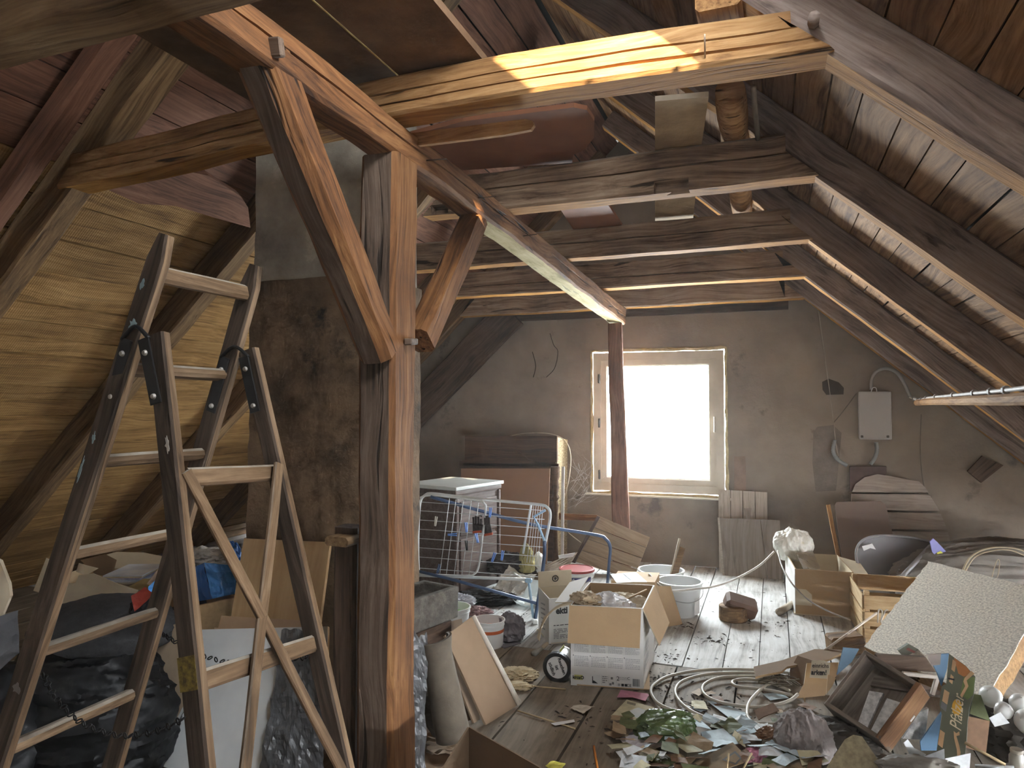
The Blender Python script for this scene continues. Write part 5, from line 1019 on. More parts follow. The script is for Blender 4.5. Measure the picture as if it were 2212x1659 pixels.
# batten along the rafter feet with a clipped cable
zb = 1.515; bt0, bt1 = at(1985, 872, Y=6.4), at(2212, 857, Y=2.9)
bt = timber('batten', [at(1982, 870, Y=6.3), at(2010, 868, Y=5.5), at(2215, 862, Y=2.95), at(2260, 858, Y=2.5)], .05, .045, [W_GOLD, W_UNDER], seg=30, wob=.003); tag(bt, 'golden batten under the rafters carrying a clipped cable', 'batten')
cpth = [at(1966, 858, Y=6.6), at(1985, 864, Y=6.2), at(2010, 859, Y=5.5), at(2100, 850, Y=4.0), at(2180, 842, Y=3.2), at(2240, 834, Y=2.6)]
cbt = thing('cable_run', 'white cable clipped along the golden batten', 'cable', cpth[0]); tube('cable', cpth, .009, plain('cable_white', (.6, .57, .54), .5), cbt, n=7)
for i in range(9):
    c = path_at(cpth, .1+.085*i); cbx = timber('clip', [c+V((-.0, -.012, 0)), c+V((0, .012, 0))], .028, .034, [CON], seg=1, wob=0, cham=.01, parent=cbt, under=False, smooth=False)
# spider webs by the window
WEB = clearmat('web', amount=.35, rough=.9, gloss=(.8, .8, .78))
wbs = tag(thing('cobweb', 'tangle of cobwebs between window frame, headboard and cable', 'cobweb', at(1260, 1030, Y=6.8)), None)
for i in range(26):
    a = at(R.uniform(1222, 1262), R.uniform(980, 1100), Y=R.uniform(6.6, 6.85)); b = at(R.uniform(1250, 1306), R.uniform(985, 1075), Y=6.9); tube('thread', [a, (a+b)/2+V((0, 0, R.uniform(-.05, .0))), b], .0007, WEB, wbs, n=3, res=3)
# ================================================================ right: cartons, crate, insulation board
C_, R_, L_ = at(1719, 1327, Z=0), at(1845, 1337, Z=0), at(1663, 1257, Z=0)
ux = V((R_.x-C_.x, R_.y-C_.y, 0)); w4 = ux.length; ux.normalize(); uy = V((L_.x-C_.x, L_.y-C_.y, 0)); uy = (uy-ux*uy.dot(ux)*.75); d4 = .62; uy.normalize(); h4 = at(1722, 1228, d=5.17).z
wc4 = carton('tape_carton', 'open carton with one white side and brown tape, a cable hanging over it', C_, ux, uy, w4, d4, h4, CARD, CARDP)
panel('white_side', [C_-ux*.004, C_-ux*.004+uy*d4, C_-ux*.004+uy*d4+Z*h4, C_-ux*.004+Z*h4], .003, CARDW, wc4)
F4 = lambda u, v: C_+ux*u+Z*v-V((ux.y, -ux.x, 0))*-.003
panel('tape', [C_+ux*.0+Z*.07+V((ux.y, -ux.x, 0))*.004, C_+ux*.11+Z*.07+V((ux.y, -ux.x, 0))*.004, C_+ux*.11+Z*.15+V((ux.y, -ux.x, 0))*.004, C_+ux*.07+Z*.185+V((ux.y, -ux.x, 0))*.004, C_+ux*.0+Z*.185+V((ux.y, -ux.x, 0))*.004], .001, CARDP, wc4)
panel('flap', [C_+ux*w4+Z*h4, C_+ux*w4+uy*d4*.9+Z*h4, C_+ux*(w4+.14)+uy*d4*.8+Z*(h4+.0), C_+ux*(w4+.12)+uy*.05+Z*(h4-.04)], .005, CARDP, wc4)
wb4 = blob('white_plastic_bag', loc_rot(at(1714, 1178, d=5.7), .3), (.15, .11, .13), plain('bag_milky', (.74, .73, .66), .35, .15, scale=5, bump=.5, bscale=14, spec=.6, stain=(.55, .5, .3), stain_scale=5, stain_at=.6), amp=.22, freq=1.4, seed=61, sub=6, flat=-.9, stretch=(1.5, 1, .5)); tag(wb4, 'white crinkled plastic bag draped over the back of the tape carton', 'bag')
cf4 = sheet('clear_film', [at(1718, 1195, d=5.55), at(1755, 1192, d=5.6), at(1772, 1228, d=5.4), at(1735, 1230, d=5.35)], clearmat('film_clear', amount=.55, rough=.2, gloss=(.6, .55, .5)), nx=8, ny=8, amp=.03, freq=8, seed=4); tag(cf4, 'clear film hanging from the white plastic bag into the tape carton', 'film')
CABW = plain('cable_greyish', (.6, .57, .52), .55, .1)
cb5 = tube('cable', [at(1402, 1240, d=5.1), at(1422, 1262, d=5.0), at(1450, 1276, d=4.95), at(1500, 1272, d=4.98), at(1545, 1266, d=5.15), at(1590, 1250, d=5.3), at(1640, 1222, d=5.5), at(1672, 1192, d=5.62)], .008, CABW, n=7); tag(cb5, 'pale cable swinging from the nearer bucket up to the white plastic bag', 'cable')
cb6 = tube('cable', [at(1680, 1190, d=5.6), at(1690, 1225, d=5.3), at(1712, 1262, d=5.1), at(1745, 1295, d=5.0), at(1785, 1318, d=4.85), at(1838, 1340, d=4.75)], .006, plain('cable_grey', (.4, .36, .32), .6), n=7); tag(cb6, 'thinner grey cable sagging across the front of the tape carton', 'cable')
pp = tube('pipe', [at(1682, 1322, Z=.025), at(1714, 1304, Z=.025)], .025, plain('pipe_beige', (.42, .36, .28), .7), n=14, smooth_path=False); tag(pp, 'short beige pipe on the floor beside the tape carton', 'pipe')
# two wood blocks
bk1 = lathe('log_slice', [(.09, 0), (.1, .01), (.098, .1), (.09, .105)], W_RAFTL, Matrix.Translation(at(1583, 1346, Z=0)+V((0, .08, 0))), None, n=14); tag(bk1, 'round chunk of wood on the floor under the angled block', 'block')
mbk = frame(V((.85, .2, -.25)), V((.25, -.3, .85)), at(1599, 1308, d=5.02)); bk2 = box('wood_block', (.22, .14, .11), mbk, plain('block_red_brown', (.17, .1, .07), .7, .3, scale=6), None, .02, 1); tag(bk2, 'angled reddish wooden block balanced on the round chunk', 'block')
# wooden crate
C_, L_, R_ = at(1867, 1389, Z=0), at(1840, 1322, Z=0), at(1975, 1398, Z=0)
ux = V((R_.x-C_.x, R_.y-C_.y, 0)).normalized(); uy = V((L_.x-C_.x, L_.y-C_.y, 0)); uy = (uy-ux*uy.dot(ux)*.6).normalized(); w5, d5, h5 = .44, .52, at(1872, 1280, d=4.55).z
W_CRATE = wood('crate_wood', (.25, .15, .06), (.44, .3, .15), (.56, .42, .24), cracks=.3, bump=.3, rnd=.25)
crt = thing('wooden_crate', 'slatted wooden fruit crate standing before the tarpaulin', 'crate', C_+ux*w5/2+uy*d5/2)
def slat(a, u, L, z0, z1, out): panel_o = box('slat', (L, .009, z1-z0), frame(u, Z, a+V(u).normalized()*L/2+Z*(z0+z1)/2), W_CRATE, crt, .001)
for k in range(3):
    z0, z1 = h5*(.02+.335*k), h5*(.02+.335*k+.28)
    slat(C_-ux*.005, uy, d5, z0, z1, None); slat(C_+ux*(w5+.005), uy, d5, z0, z1, None); slat(C_-uy*.005, ux, w5, z0, z1 if k < 2 else z1+.0, None); slat(C_+uy*(d5+.005), ux, w5, z0, z1+.02*(k == 2), None)
for a in (C_+ux*.02+uy*.02, C_+ux*(w5-.02)+uy*.02, C_+ux*.02+uy*(d5-.02), C_+ux*(w5-.02)+uy*(d5-.02)): box('corner_post', (.032, .032, h5+.015), frame(ux, Z, a+Z*(h5+.015)/2), W_CRATE, crt, .003)
box('base', (w5-.02, d5-.02, .008), frame(ux, Z, C_+ux*w5/2+uy*d5/2+Z*.012), W_CRATE, crt)
# clear hooped cover, board with blue and yellow print, tarpaulin
hoop_p = ((1872, 1262), (1858, 1232), (1850, 1205), (1853, 1180), (1872, 1163), (1910, 1157), (1960, 1160), (2012, 1170))
hq = [at(x, y, d=5.45) for x, y in hoop_p]
hpc = thing('clear_cover', 'dark clear plastic cover with a curved rim behind the crate', 'cover', hq[0])
tube('rim', hq, .010, plain('rim_grey', (.32, .31, .32), .5), hpc, n=8)
panel('sheet', [path_at(hq, i/16) for i in range(17)]+[at(2010, 1262, d=5.45)], .004, clearmat('plastic_smoky', tint=(.6, .58, .58), amount=.6, rough=.25, gloss=(.35, .34, .35)), hpc)
panel('white_patch', [at(x, y, d=5.42) for x, y in ((1862, 1180), (1884, 1174), (1892, 1187), (1880, 1184), (1866, 1190))], .001, PAPER, hpc)  # white piece on the cover near its rim
tb5 = tube('grey_tube', [at(1948, 1246, d=5.1), at(2010, 1180, d=5.35)], .016, plain('tube_grey', (.3, .29, .29), .5), n=10, smooth_path=False); tag(tb5, 'grey tube rising out of the crate behind the insulation board', 'tube')
skb = thing('printed_strip', 'curved strip printed blue and yellow behind the top corner of the insulation board', 'strip', at(2045, 1205, d=5.2))
SKB = plain('strip_blue', (.2, .2, .5), .45, .2); panel('strip', [at(x, y, d=5.2) for x, y in ((2009, 1170), (2016, 1163), (2024, 1170), (2050, 1198), (2082, 1228), (2066, 1232), (2030, 1212), (2014, 1192))], .006, SKB, skb)
panel('yellow_mark', [at(x, y, d=5.19) for x, y in ((2024, 1194), (2032, 1190), (2056, 1212), (2058, 1222), (2044, 1218), (2028, 1206))], .001, plain('strip_yellow', (.65, .65, .06), .5), skb)
tp_ = blob('tarpaulin', loc_rot(at(2150, 1255, d=5.3), .35), (.75, .30, .30), plain('tarp_grey', (.2, .18, .155), .85, .35, scale=3, bump=.5, bscale=12), amp=.12, freq=1.6, seed=71, sub=6, flat=-.7, stretch=(.5, 2, 2)); tag(tp_, 'big grey tarpaulin bundled under the right rafters', 'tarpaulin')
for nm, pts, lab, r in (('wire_coil', ((2080, 1232), (2095, 1205), (2125, 1187), (2165, 1182), (2215, 1192), (2250, 1230)), 'loop of brownish wire over the tarpaulin', .006), ('wire_coil', ((2084, 1236), (2105, 1204), (2140, 1190), (2180, 1188), (2220, 1203)), 'second loop of wire just inside the first', .005), ('bent_wire', ((2140, 1258), (2150, 1220), (2157, 1208), (2159, 1222), (2152, 1250), (2130, 1252)), 'thin bent wire poking up at the board edge', .003), ('bent_wire', ((2175, 1270), (2184, 1262), (2190, 1263), (2180, 1280)), 'short bent wire at the right end of the board edge', .003)):
    o = tube(nm, [at(x, y, d=4.75) for x, y in pts], r, plain('wire_%d' % pts[0][0], (.36, .3, .2), .7), n=6); tag(o, lab, 'wire')
# wood-wool insulation board
HERA = plain('wood_wool', (.92, .87, .76), .95, .4, scale=90, col2=(.55, .51, .44), bump=1.0, bscale=110, detail=3); HERB = plain('fibre_brown', (.4, .24, .11), .95, .4, scale=50, bump=1.0, bscale=60)
q0, q1 = at(1866, 1396, Z=.16), at(2128, 1512, Z=.16); q3 = at(2006, 1212, d=q0.dot(FW)+0 if False else (q0-EYE).dot(FW)+.42); q2 = q1+(q3-q0)
print('board', q0, q1, q3, (q1-q0).length, (q3-q0).length)
def ragged(a, b, n, amp): 
    return [a.lerp(b, i/n)+(q2-q0).normalized()*R.uniform(-amp, amp) for i in range(n)]
ib = thing('insulation_board', 'big speckled wood-wool insulation board leaning over the clutter, edge broken brown', 'board', (q0+q1)/2)
ring_p = ragged(q0, q1, 10, .006)+ragged(q1, q2, 14, .007)+ragged(q2, q3, 10, .004)+ragged(q3, q0, 26, .009)
nrm = (q1-q0).cross(q3-q0).normalized(); nrm = nrm if nrm.dot(EYE-q0) > 0 else -nrm
panel('face', ring_p, .006, HERA, ib); panel('core', [p-nrm*.006 for p in ring_p], .08, HERB, ib, edge=HERB)
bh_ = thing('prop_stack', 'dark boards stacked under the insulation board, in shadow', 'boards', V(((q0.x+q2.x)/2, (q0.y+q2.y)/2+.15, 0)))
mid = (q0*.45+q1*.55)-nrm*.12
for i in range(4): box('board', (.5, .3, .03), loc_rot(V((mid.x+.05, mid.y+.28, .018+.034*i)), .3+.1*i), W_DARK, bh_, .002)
blk = rough = box('wood_chunk', (.2, .13, .12), frame(V((.95, .3, .1)), Z, at(1828, 1396, Z=.06)+V((0, .04, 0))), W_RAFTL, None, .012, 1); tag(blk, 'split chunk of wood between the crate and the torn cardboard', 'block')
rdp = tube('rod', [at(1770, 1413, Z=.05), at(1894, 1324, d=4.35)], .007, plain('rod_pale', (.55, .47, .38), .6), n=7, smooth_path=False); tag(rdp, 'pale thin rod slanting from the torn cardboard up to the crate', 'rod')
stg = tube('string', [at(x, y, d=4.3) for x, y in ((1896, 1345), (1898, 1318), (1906, 1322), (1902, 1345), (1912, 1320), (1918, 1318))], .004, plain('string_pale', (.5, .46, .38), .9), n=5); tag(stg, 'loose loops of string hanging on the crate front', 'string')
# hose in loops on the floor
HOSE = plain('hose_beige', (.5, .46, .38), .5, .12, scale=5)
hose_paths = [((1712, 1455), (1660, 1449), (1600, 1446), (1520, 1447), (1450, 1459), (1415, 1477), (1406, 1494), (1418, 1516), (1445, 1531), (1500, 1546), (1580, 1559), (1660, 1563), (1720, 1562)),
              ((1700, 1462), (1650, 1455), (1600, 1453), (1530, 1456), (1477, 1470), (1459, 1490), (1466, 1512), (1492, 1535), (1540, 1556), (1600, 1578), (1660, 1590)),
              ((1705, 1468), (1660, 1463), (1620, 1461), (1560, 1463), (1526, 1475), (1517, 1490), (1531, 1507), (1572, 1521), (1640, 1527), (1700, 1516), (1723, 1500)),
              ((1706, 1492), (1660, 1473), (1620, 1467), (1590, 1469), (1582, 1476), (1598, 1484), (1650, 1489), (1712, 1502)),
              ((1678, 1468), (1648, 1486), (1622, 1512), (1614, 1535), (1620, 1556), (1650, 1570))]
hs_ = thing('hose', 'pale hose lying in wide loops on the floorboards', 'hose', at(1560, 1490, Z=0))
for i, p in enumerate(hose_paths): tube('loop', [at(x, y, Z=.012+.004*i) for x, y in p], .0085, HOSE, hs_, n=8)
tw = thing('string_tangle', 'tangle of dark string at the back of the hose loops', 'string', at(1680, 1475, Z=.01))
for i in range(9):
    c = at(1680+R.uniform(-20, 20), 1476+R.uniform(-8, 8), Z=.02); tube('strand', [c+V((R.uniform(-.07, .07), R.uniform(-.07, .07), R.uniform(0, .03))) for _ in range(6)], .0035, plain('string_dark_%d' % i, (.2, .17, .13), .9), tw, n=5)
# torn cardboard with part of a word, flat torn board
tc_ = thing('torn_carton', 'torn brown carton bent open, showing cut-off black words', 'box', at(1760, 1520, Z=0))
tpts = ((1750, 1421), (1817, 1423), (1809, 1457), (1788, 1482), (1782, 1526), (1718, 1510), (1727, 1495), (1737, 1476))
dd = (3.82, 3.86, 3.8, 3.74, 3.58, 3.62, 3.68, 3.74)
tf = [at(x, y, d=d_) for (x, y), d_ in zip(tpts, dd)]
panel('front', tf, .006, CARD, tc_, edge=CARDP)
panel('dark_inside', [at(1702, 1442, d=3.95), at(1726, 1420, d=4.0), at(1750, 1421, d=3.9), at(1737, 1478, d=3.82), at(1706, 1490, d=3.85)], .005, CARDD, tc_)
cW = at(1764, 1448, d=3.74); ndir = (tf[1]-tf[0]).cross(tf[0]-tf[6]).normalized(); ndir = ndir if ndir.dot(EYE-cW) > 0 else -ndir
Fw_ = face_frame(cW+ndir*.02, tf[1]-tf[0], Z); panel('paper_label', [Fw_ @ V(p) for p in ((-.05, -.045, 0), (.065, -.05, 0), (.068, .03, 0), (.03, .045, 0), (-.045, .042, 0))], .001, CARDP, tc_)
letters('einrichs', .032, Fw_ @ Matrix.Translation(V((.008, .018, .002))), INK, tc_); letters('arken!', .036, Fw_ @ Matrix.Translation(V((.002, -.018, .002))), INK, tc_, bold=.001)
panel('flap', [at(1790, 1455, d=3.6), at(1806, 1465, d=3.6), at(1800, 1480, d=3.55), at(1785, 1500, d=3.5)], .005, CARD, tc_)
tb6 = panel('torn_cardboard', [at(x, y, Z=.07) for x, y in ((1628, 1440), (1690, 1426), (1760, 1402), (1832, 1404), (1790, 1424), (1740, 1432), (1700, 1440), (1688, 1450), (1650, 1457), (1632, 1462))], .012, CARDD, edge=CARD); tag(tb6, 'flat torn cardboard sheet pointing at the hose loops', 'cardboard')
# ---------------------------------------------------------------- grey drawer frame
W_DRAW = wood('drawer_grey', (.085, .064, .047), (.165, .13, .1), (.235, .19, .15), cracks=.2, bump=.2, knots=0, rnd=0); W_DRAWF = wood('drawer_brown', (.09, .04, .018), (.2, .1, .045), (.3, .17, .08), cracks=.1, bump=.15, knots=0, rnd=0, rough=.5)
dT, dL, dB, dR_ = at(1868, 1403, d=3.30), at(1779, 1521, d=3.24), at(1900, 1600, d=2.98), at(1990, 1478, d=3.04)
drw = thing('drawer', 'grey wooden drawer tipped up in the rubbish, pale slabs inside', 'drawer', V((dB.x, dB.y, 0)))
nr = (dL-dT).cross(dR_-dT).normalized(); nr = nr if nr.dot(EYE-dT) > 0 else -nr
def dside(a, b, th, dep, mat, inn):
    u = (b-a).normalized(); i_ = (inn-(a+b)/2); i_ = (i_-u*i_.dot(u)); i_ = (i_-nr*i_.dot(nr)).normalized()
    M = frame(u, nr, (a+b)/2+i_*th/2-nr*dep/2); box('side', ((b-a).length, th, dep), M, mat, drw, .003)
cen = (dT+dL+dB+dR_)/4
dside(dT, dL, .02, .11, W_DRAW, cen); dside(dL, dB, .02, .11, W_DRAW, cen); dside(dB, dR_, .026, .11, W_DRAWF, cen); dside(dR_, dT, .02, .11, W_DRAW, cen)
panel('base', [p-nr*.105 for p in (dT, dL, dB, dR_)], .006, W_DRAW, drw)
SLABG = plain('slab_speckled', (.8, .78, .74), .9, .5, scale=26, bump=.3)
onb = lambda x, y, o_: at(x, y, n=tuple(nr), k=nr.dot(dT)-.102+o_)
for pts, o_, lab in ((((1878, 1492), (1908, 1497), (1900, 1512), (1868, 1585), (1850, 1570)), .002, 'speckled pale slab lying in the drawer, the narrower piece'),
    (((1916, 1508), (1960, 1522), (1975, 1545), (1930, 1602), (1876, 1588)), .004, 'speckled pale slab lying in the drawer, the wider piece'),
    (((1890, 1458), (1955, 1472), (1965, 1494), (1880, 1480)), .002, 'dull grey board lying at the top of the drawer')):
    o = panel('slab', [onb(x, y, o_+.012) for x, y in pts], .012, SLABG if 'pale' in lab else W_DRAW); tag(o, lab, 'slab')
o = panel('slab', [at(x, y, d=3.14) for x, y in ((1985, 1540), (2006, 1530), (1998, 1598), (1950, 1596))], .015, SLABG); tag(o, 'speckled grey slab corner between drawer and printed carton', 'slab')
wf = thing('broken_picture', 'whitish picture-frame corner behind the drawer', 'frame', at(2000, 1470, d=3.3))
for a, b in (((1950, 1455), (2025, 1462)), ((2025, 1462), (2014, 1500))): timber('bar', [at(*a, d=3.36), at(*b, d=3.36)], .018, .02, [W_WHITE], seg=3, wob=.001, cham=.004, parent=wf, under=False)
dkb = panel('dark_plank', [at(x, y, d=3.42) for x, y in ((1893, 1414), (2000, 1420), (2022, 1452), (1905, 1445))], .02, W_DARK, u=(1, 0, 0)); tag(dkb, 'dark plank behind the drawer, cobwebbed', 'plank')
bl1 = panel('blue_card', [at(x, y, d=3.3) for x, y in ((1822, 1399), (1856, 1402), (1840, 1430), (1808, 1458))], .006, plain('card_blue', (.12, .2, .28), .6, .15)); tag(bl1, 'blue-grey card sticking out left of the drawer', 'card')
gbk = thing('grey_booklet', 'small grey-green book with a faint red title on the foot of the insulation board', 'book', at(1970, 1405, d=3.7)); panel('cover', [at(x, y, d=3.75) for x, y in ((1941, 1405), (1963, 1391), (2000, 1412), (2003, 1420), (1950, 1416))], .018, plain('book_green', (.24, .25, .2), .7), gbk); panel('title', [at(x, y, d=3.745) for x, y in ((1957, 1403), (1962, 1399), (1992, 1415), (1985, 1416))], .001, plain('title_red', (.3, .12, .09), .7), gbk)
# ---------------------------------------------------------------- printed carton with landscape print
OLV = plain('carton_olive', (.13, .135, .09), .5, .15, scale=2); CBL = plain('carton_blue', (.1, .19, .3), .5, .1, scale=3); ORA = plain('print_orange', (.5, .2, .06), .5, .3, scale=8); PEA = plain('print_peach', (.66, .42, .22), .5); SUNY = plain('print_sun', (.75, .42, .05), .5); GRN = plain('print_green', (.16, .22, .07), .5)
pc_ = thing('wine_carton', 'flattened olive and blue carton printed with a yellow sun, standing beside the drawer', 'box', at(2055, 1640, d=2.95))
P5 = lambda x, y, off=0: at(x, y, n=pn, k=pk_-off)
ca_, cb_, cc_ = at(2050, 1412, d=3.12), at(2106, 1462, d=3.02), at(2045, 1646, d=2.94)
pnv = (cb_-ca_).cross(cc_-ca_).normalized(); pnv = pnv if pnv.dot(EYE-ca_) > 0 else -pnv; pn = tuple(pnv); pk_ = pnv.dot(ca_)
P5 = lambda x, y, off=0: at(x, y, n=pn, k=pk_+off)
pp5 = lambda nm, pts, mat, off, th=.0006: panel(nm, [P5(x, y, off) for x, y in pts], th, mat, pc_)
pp5('front', ((2050, 1412), (2086, 1438), (2107, 1462), (2103, 1500), (2094, 1530), (2090, 1560), (2088, 1600), (2083, 1640), (2046, 1650), (2020, 1648), (2026, 1600), (2035, 1545), (2029, 1522), (2034, 1482), (2044, 1478)), OLV, 0, .006)
pp5('orange_field', ((2060, 1420), (2086, 1439), (2100, 1455), (2082, 1462), (2070, 1455), (2066, 1440)), ORA, .001); pp5('green_field', ((2082, 1462), (2106, 1463), (2102, 1500), (2090, 1512), (2074, 1500), (2078, 1480)), GRN, .001)
pp5('ribbon', ((2098, 1449), (2105, 1455), (2088, 1470), (2092, 1482), (2078, 1508), (2074, 1502), (2085, 1482), (2081, 1472), (2084, 1464)), PEA, .002); pp5('ribbon', ((2060, 1579), (2066, 1584), (2072, 1580), (2073, 1588), (2066, 1590), (2072, 1610), (2075, 1625), (2074, 1640), (2068, 1640), (2067, 1620), (2061, 1595)), PEA, .002)
cS = P5(2067, 1527, .0015); pp5('printed_sun', [(2067+10.5*math.cos(g), 1528+18*math.sin(g)) for g in [2*math.pi*i/22 for i in range(22)]], SUNY, .002)
upv = (P5(2069, 1500)-P5(2062, 1580)).normalized(); rtv = (P5(2090, 1530)-P5(2030, 1530)).normalized()
letters('Pfälzer', .062,  face_frame(P5(2068, 1540, .003), upv, -rtv), plain('script_cream', (.7, .6, .4), .5), pc_, sx=.85, shear=.45); 
pp5('panel_text', ((2040, 1489), (2051, 1496), (2046, 1522), (2035, 1514)), PEA, .001); pp5('panel_dark', ((2034, 1515), (2046, 1523), (2043, 1538), (2032, 1528)), INKG, .001); pp5('panel_peach', ((2031, 1576), (2041, 1583), (2036, 1616), (2026, 1608)), PEA, .001)
pp5('panel_top', ((2058, 1424), (2066, 1430), (2062, 1452), (2055, 1446)), PEA, .001); pp5('panel_top', ((2054, 1456), (2060, 1462), (2057, 1478), (2050, 1472)), PEA, .001); letters('I', .03, face_frame(P5(2055.5, 1467, .002), upv, -rtv), INK, pc_, bold=.002)
panel('blue_side', [at(x, y, d=3.13) for x, y in ((2005, 1415), (2050, 1412), (2046, 1445), (2034, 1482), (2025, 1455))], .006, CBL, pc_); panel('blue_side', [at(x, y, d=3.1) for x, y in ((1988, 1602), (2035, 1536), (2022, 1640), (1992, 1640))], .006, CBL, pc_)
panel('packing_tape', [at(x, y, d=3.11) for x, y in ((2001, 1413), (2033, 1411), (2031, 1436), (2013, 1438))], .001, plain('tape_brown', (.25, .2, .17), .3, .3, bump=.3), pc_)
# glass shades and jar at the right edge
GLS = plain('glass_milky', (.76, .77, .74), .3, .12, scale=3, spec=.4)
for i, (x, y, r, d_, lab) in enumerate(((2168, 1535, .034, 2.9, 'milky glass lamp shade by the white card, first in the pile at the edge'), (2203, 1520, .04, 2.95, 'milky glass lamp shade farther right, against the picture edge'), (2140, 1505, .045, 3.05, 'glass shade half hidden behind the olive carton'), (2222, 1560, .05, 2.85, 'large milky glass globe cut off by the picture edge'))):
    c = at(x, y, d=d_); o = thing('lamp_glass', lab, 'lamp shade', c, 'glass shades in the rubbish'); Mg = Matrix.Translation(c) @ Matrix.Rotation(.5-.5*i, 4, 'Y') @ Matrix.Rotation(.6, 4, 'X')
    lathe('globe', [(r*.5, -r*.8), (r*.8, -r*.6), (r, 0), (r*.85, r*.55), (r*.5, r*.87), (.002, r)], GLS, Mg, o, n=24, cap=False); lathe('collar', [(r*.5, -r*1.15), (r*.52, -r*1.1), (r*.5, -r*.8)], GLS, Mg, o, n=20, cap=False)
jr = thing('glass_jar', 'small cloudy jar standing in the corner of the rubbish', 'jar', at(2197, 1650, d=2.75)); lathe('body', [(.02, 0), (.026, .004), (.027, .05), (.02, .062), (.02, .075)], plain('jar_cloudy', (.4, .37, .3), .25, .2, spec=.6, trans=.2), Matrix.Translation(at(2197, 1662, d=2.75)), jr, n=20); lathe('rim', [(.0215, .064), (.0225, .066), (.0225, .076), (.0215, .078)], plain('jar_rim', (.36, .32, .25), .4), Matrix.Translation(at(2197, 1662, d=2.75)), jr, n=20)
# ================================================================ litter on the floor
def pmat(nm, col, var=.25, sc=20, bump=.1, rough=.75): return bpy.data.materials[nm] if nm in bpy.data.materials else plain(nm, col, rough, var, scale=sc, bump=bump)
PW, PB, PY, PK, PG = pmat('litter_white', (.66, .68, .68)), pmat('litter_blue_white', (.5, .6, .64)), pmat('litter_straw', (.55, .5, .32)), pmat('litter_kraft', (.34, .24, .14)), pmat('litter_green', (.11, .125, .05))
PBR, PP = pmat('litter_brown', (.2, .11, .06)), pmat('litter_pink', (.5, .2, .27))
def lit(name, label, cat, pts, mat, z=.012, th=.0015, d=None, group=None, edge=None):
    if d is None: P = [at(x, y, Z=(z if not isinstance(z, (tuple, list)) else z[i])) for i, (x, y) in enumerate(pts)]
    else: P = [at(x, y, d=(d if not isinstance(d, (tuple, list)) else d[i])) for i, (x, y) in enumerate(pts)]
    return tag(panel(name, P, th, mat, edge=edge), label, cat, group)
def crease(name, label, cat, q, mat, z, amp=.02, fr=12, seed=1, n=10): 
    return tag(sheet(name, [at(x, y, Z=z_) for (x, y), z_ in zip(q, z)], mat, nx=n, ny=n, amp=amp, freq=fr, seed=seed, th=.0015, edge_rag=.08), label, cat)
lit('pink_paper', 'pink folded paper beside the big printed carton', 'paper', ((1341, 1490), (1398, 1498), (1402, 1501), (1394, 1514), (1366, 1506), (1333, 1506)), PP, .014)
en = thing('envelope', 'yellowish envelope with a barcode and clear window, left of the green bag', 'envelope', at(1365, 1535, Z=.01))
panel('sheet', [at(x, y, Z=.016) for x, y in ((1320, 1546), (1354, 1511), (1413, 1528), (1395, 1551), (1378, 1561))], .002, PY, en)
for i in range(7): panel('bar', [at(1356+2.6*i, 1515+.7*i, Z=.018), at(1357.3+2.6*i, 1515.3+.7*i, Z=.018), at(1356.3+2.6*i, 1520+.7*i, Z=.018), at(1355+2.6*i, 1519.7+.7*i, Z=.018)], .0004, INK, en)
panel('film_window', [at(x, y, Z=.018) for x, y in ((1348, 1540), (1378, 1528), (1400, 1536), (1385, 1554))], .0004, clearmat('film_shiny', amount=.5, rough=.1), en)
gb_ = blob('green_bag', loc_rot(at(1438, 1572, Z=.05), .5), (.13, .09, .075), plain('film_green', (.09, .14, .05), .25, .5, scale=6, bump=.4, bscale=20, spec=.7, stain=(.4, .45, .38), stain_scale=7, stain_at=.6), amp=.28, freq=1.5, seed=81, sub=5, stretch=(.6, 1.6, 1)); tag(gb_, 'shiny green crumpled plastic bag in the litter', 'bag')
crease('cloth', 'pinkish white creased cloth spread on the floor below the green bag', 'cloth', ((1330, 1598), (1402, 1560), (1468, 1597), (1400, 1628)), pmat('cloth_pinkish', (.56, .5, .5), .2, 8), (.012, .03, .03, .015), .03, 9, 2, 16)
BKW = plain('book_edge', (.12, .1, .07), .8)
for pts, z, lab, m_, th in ((((1446, 1600), (1489, 1589), (1530, 1613), (1517, 1623), (1484, 1626)), .05, 'dusty pale book lying by the creased cloth', PY, .022), (((1514, 1581), (1576, 1571), (1622, 1604), (1604, 1607), (1541, 1609), (1517, 1592)), .045, 'pale blue dusty book with a spotted cover', PB, .025), (((1578, 1585), (1602, 1582), (1647, 1591), (1645, 1600), (1604, 1598)), .04, 'thin white book right of the spotted one', PW, .015), (((1452, 1567), (1493, 1571), (1504, 1585), (1471, 1588)), .05, 'small striped brown booklet touching the green bag', PBR, .02)):
    lit('book', lab, 'book', pts, m_, z, th, edge=BKW)
lit('leaflet', 'white leaflet lying inside the hose loops', 'paper', ((1526, 1513), (1554, 1517), (1612, 1539), (1624, 1549), (1578, 1553)), PB, .01)
lit('leaflet', 'bluish white sheet just beneath the hose loops', 'paper', ((1582, 1569), (1617, 1562), (1646, 1578), (1601, 1590)), PB, .03)
lit('leaflet', 'white sheet under the cable end, left of the grey hat', 'paper', ((1621, 1561), (1690, 1567), (1681, 1592), (1638, 1581)), PW, .035)
lit('carton_scrap', 'brown bent piece of carton between hose and torn carton', 'carton', ((1635, 1540), (1675, 1522), (1684, 1536), (1659, 1557), (1638, 1555)), PBR, (.02, .09, .09, .02, .02), .004)
crease('paper_curl', 'curled white paper below the torn brown carton', 'paper', ((1673, 1543), (1712, 1535), (1740, 1548), (1701, 1553)), PW, (.02, .06, .05, .02), .02, 10, 3)
card_ = thing('picture_card', 'brown picture card with a dark frame, leaning in the litter', 'card', at(1550, 1640, Z=.05))
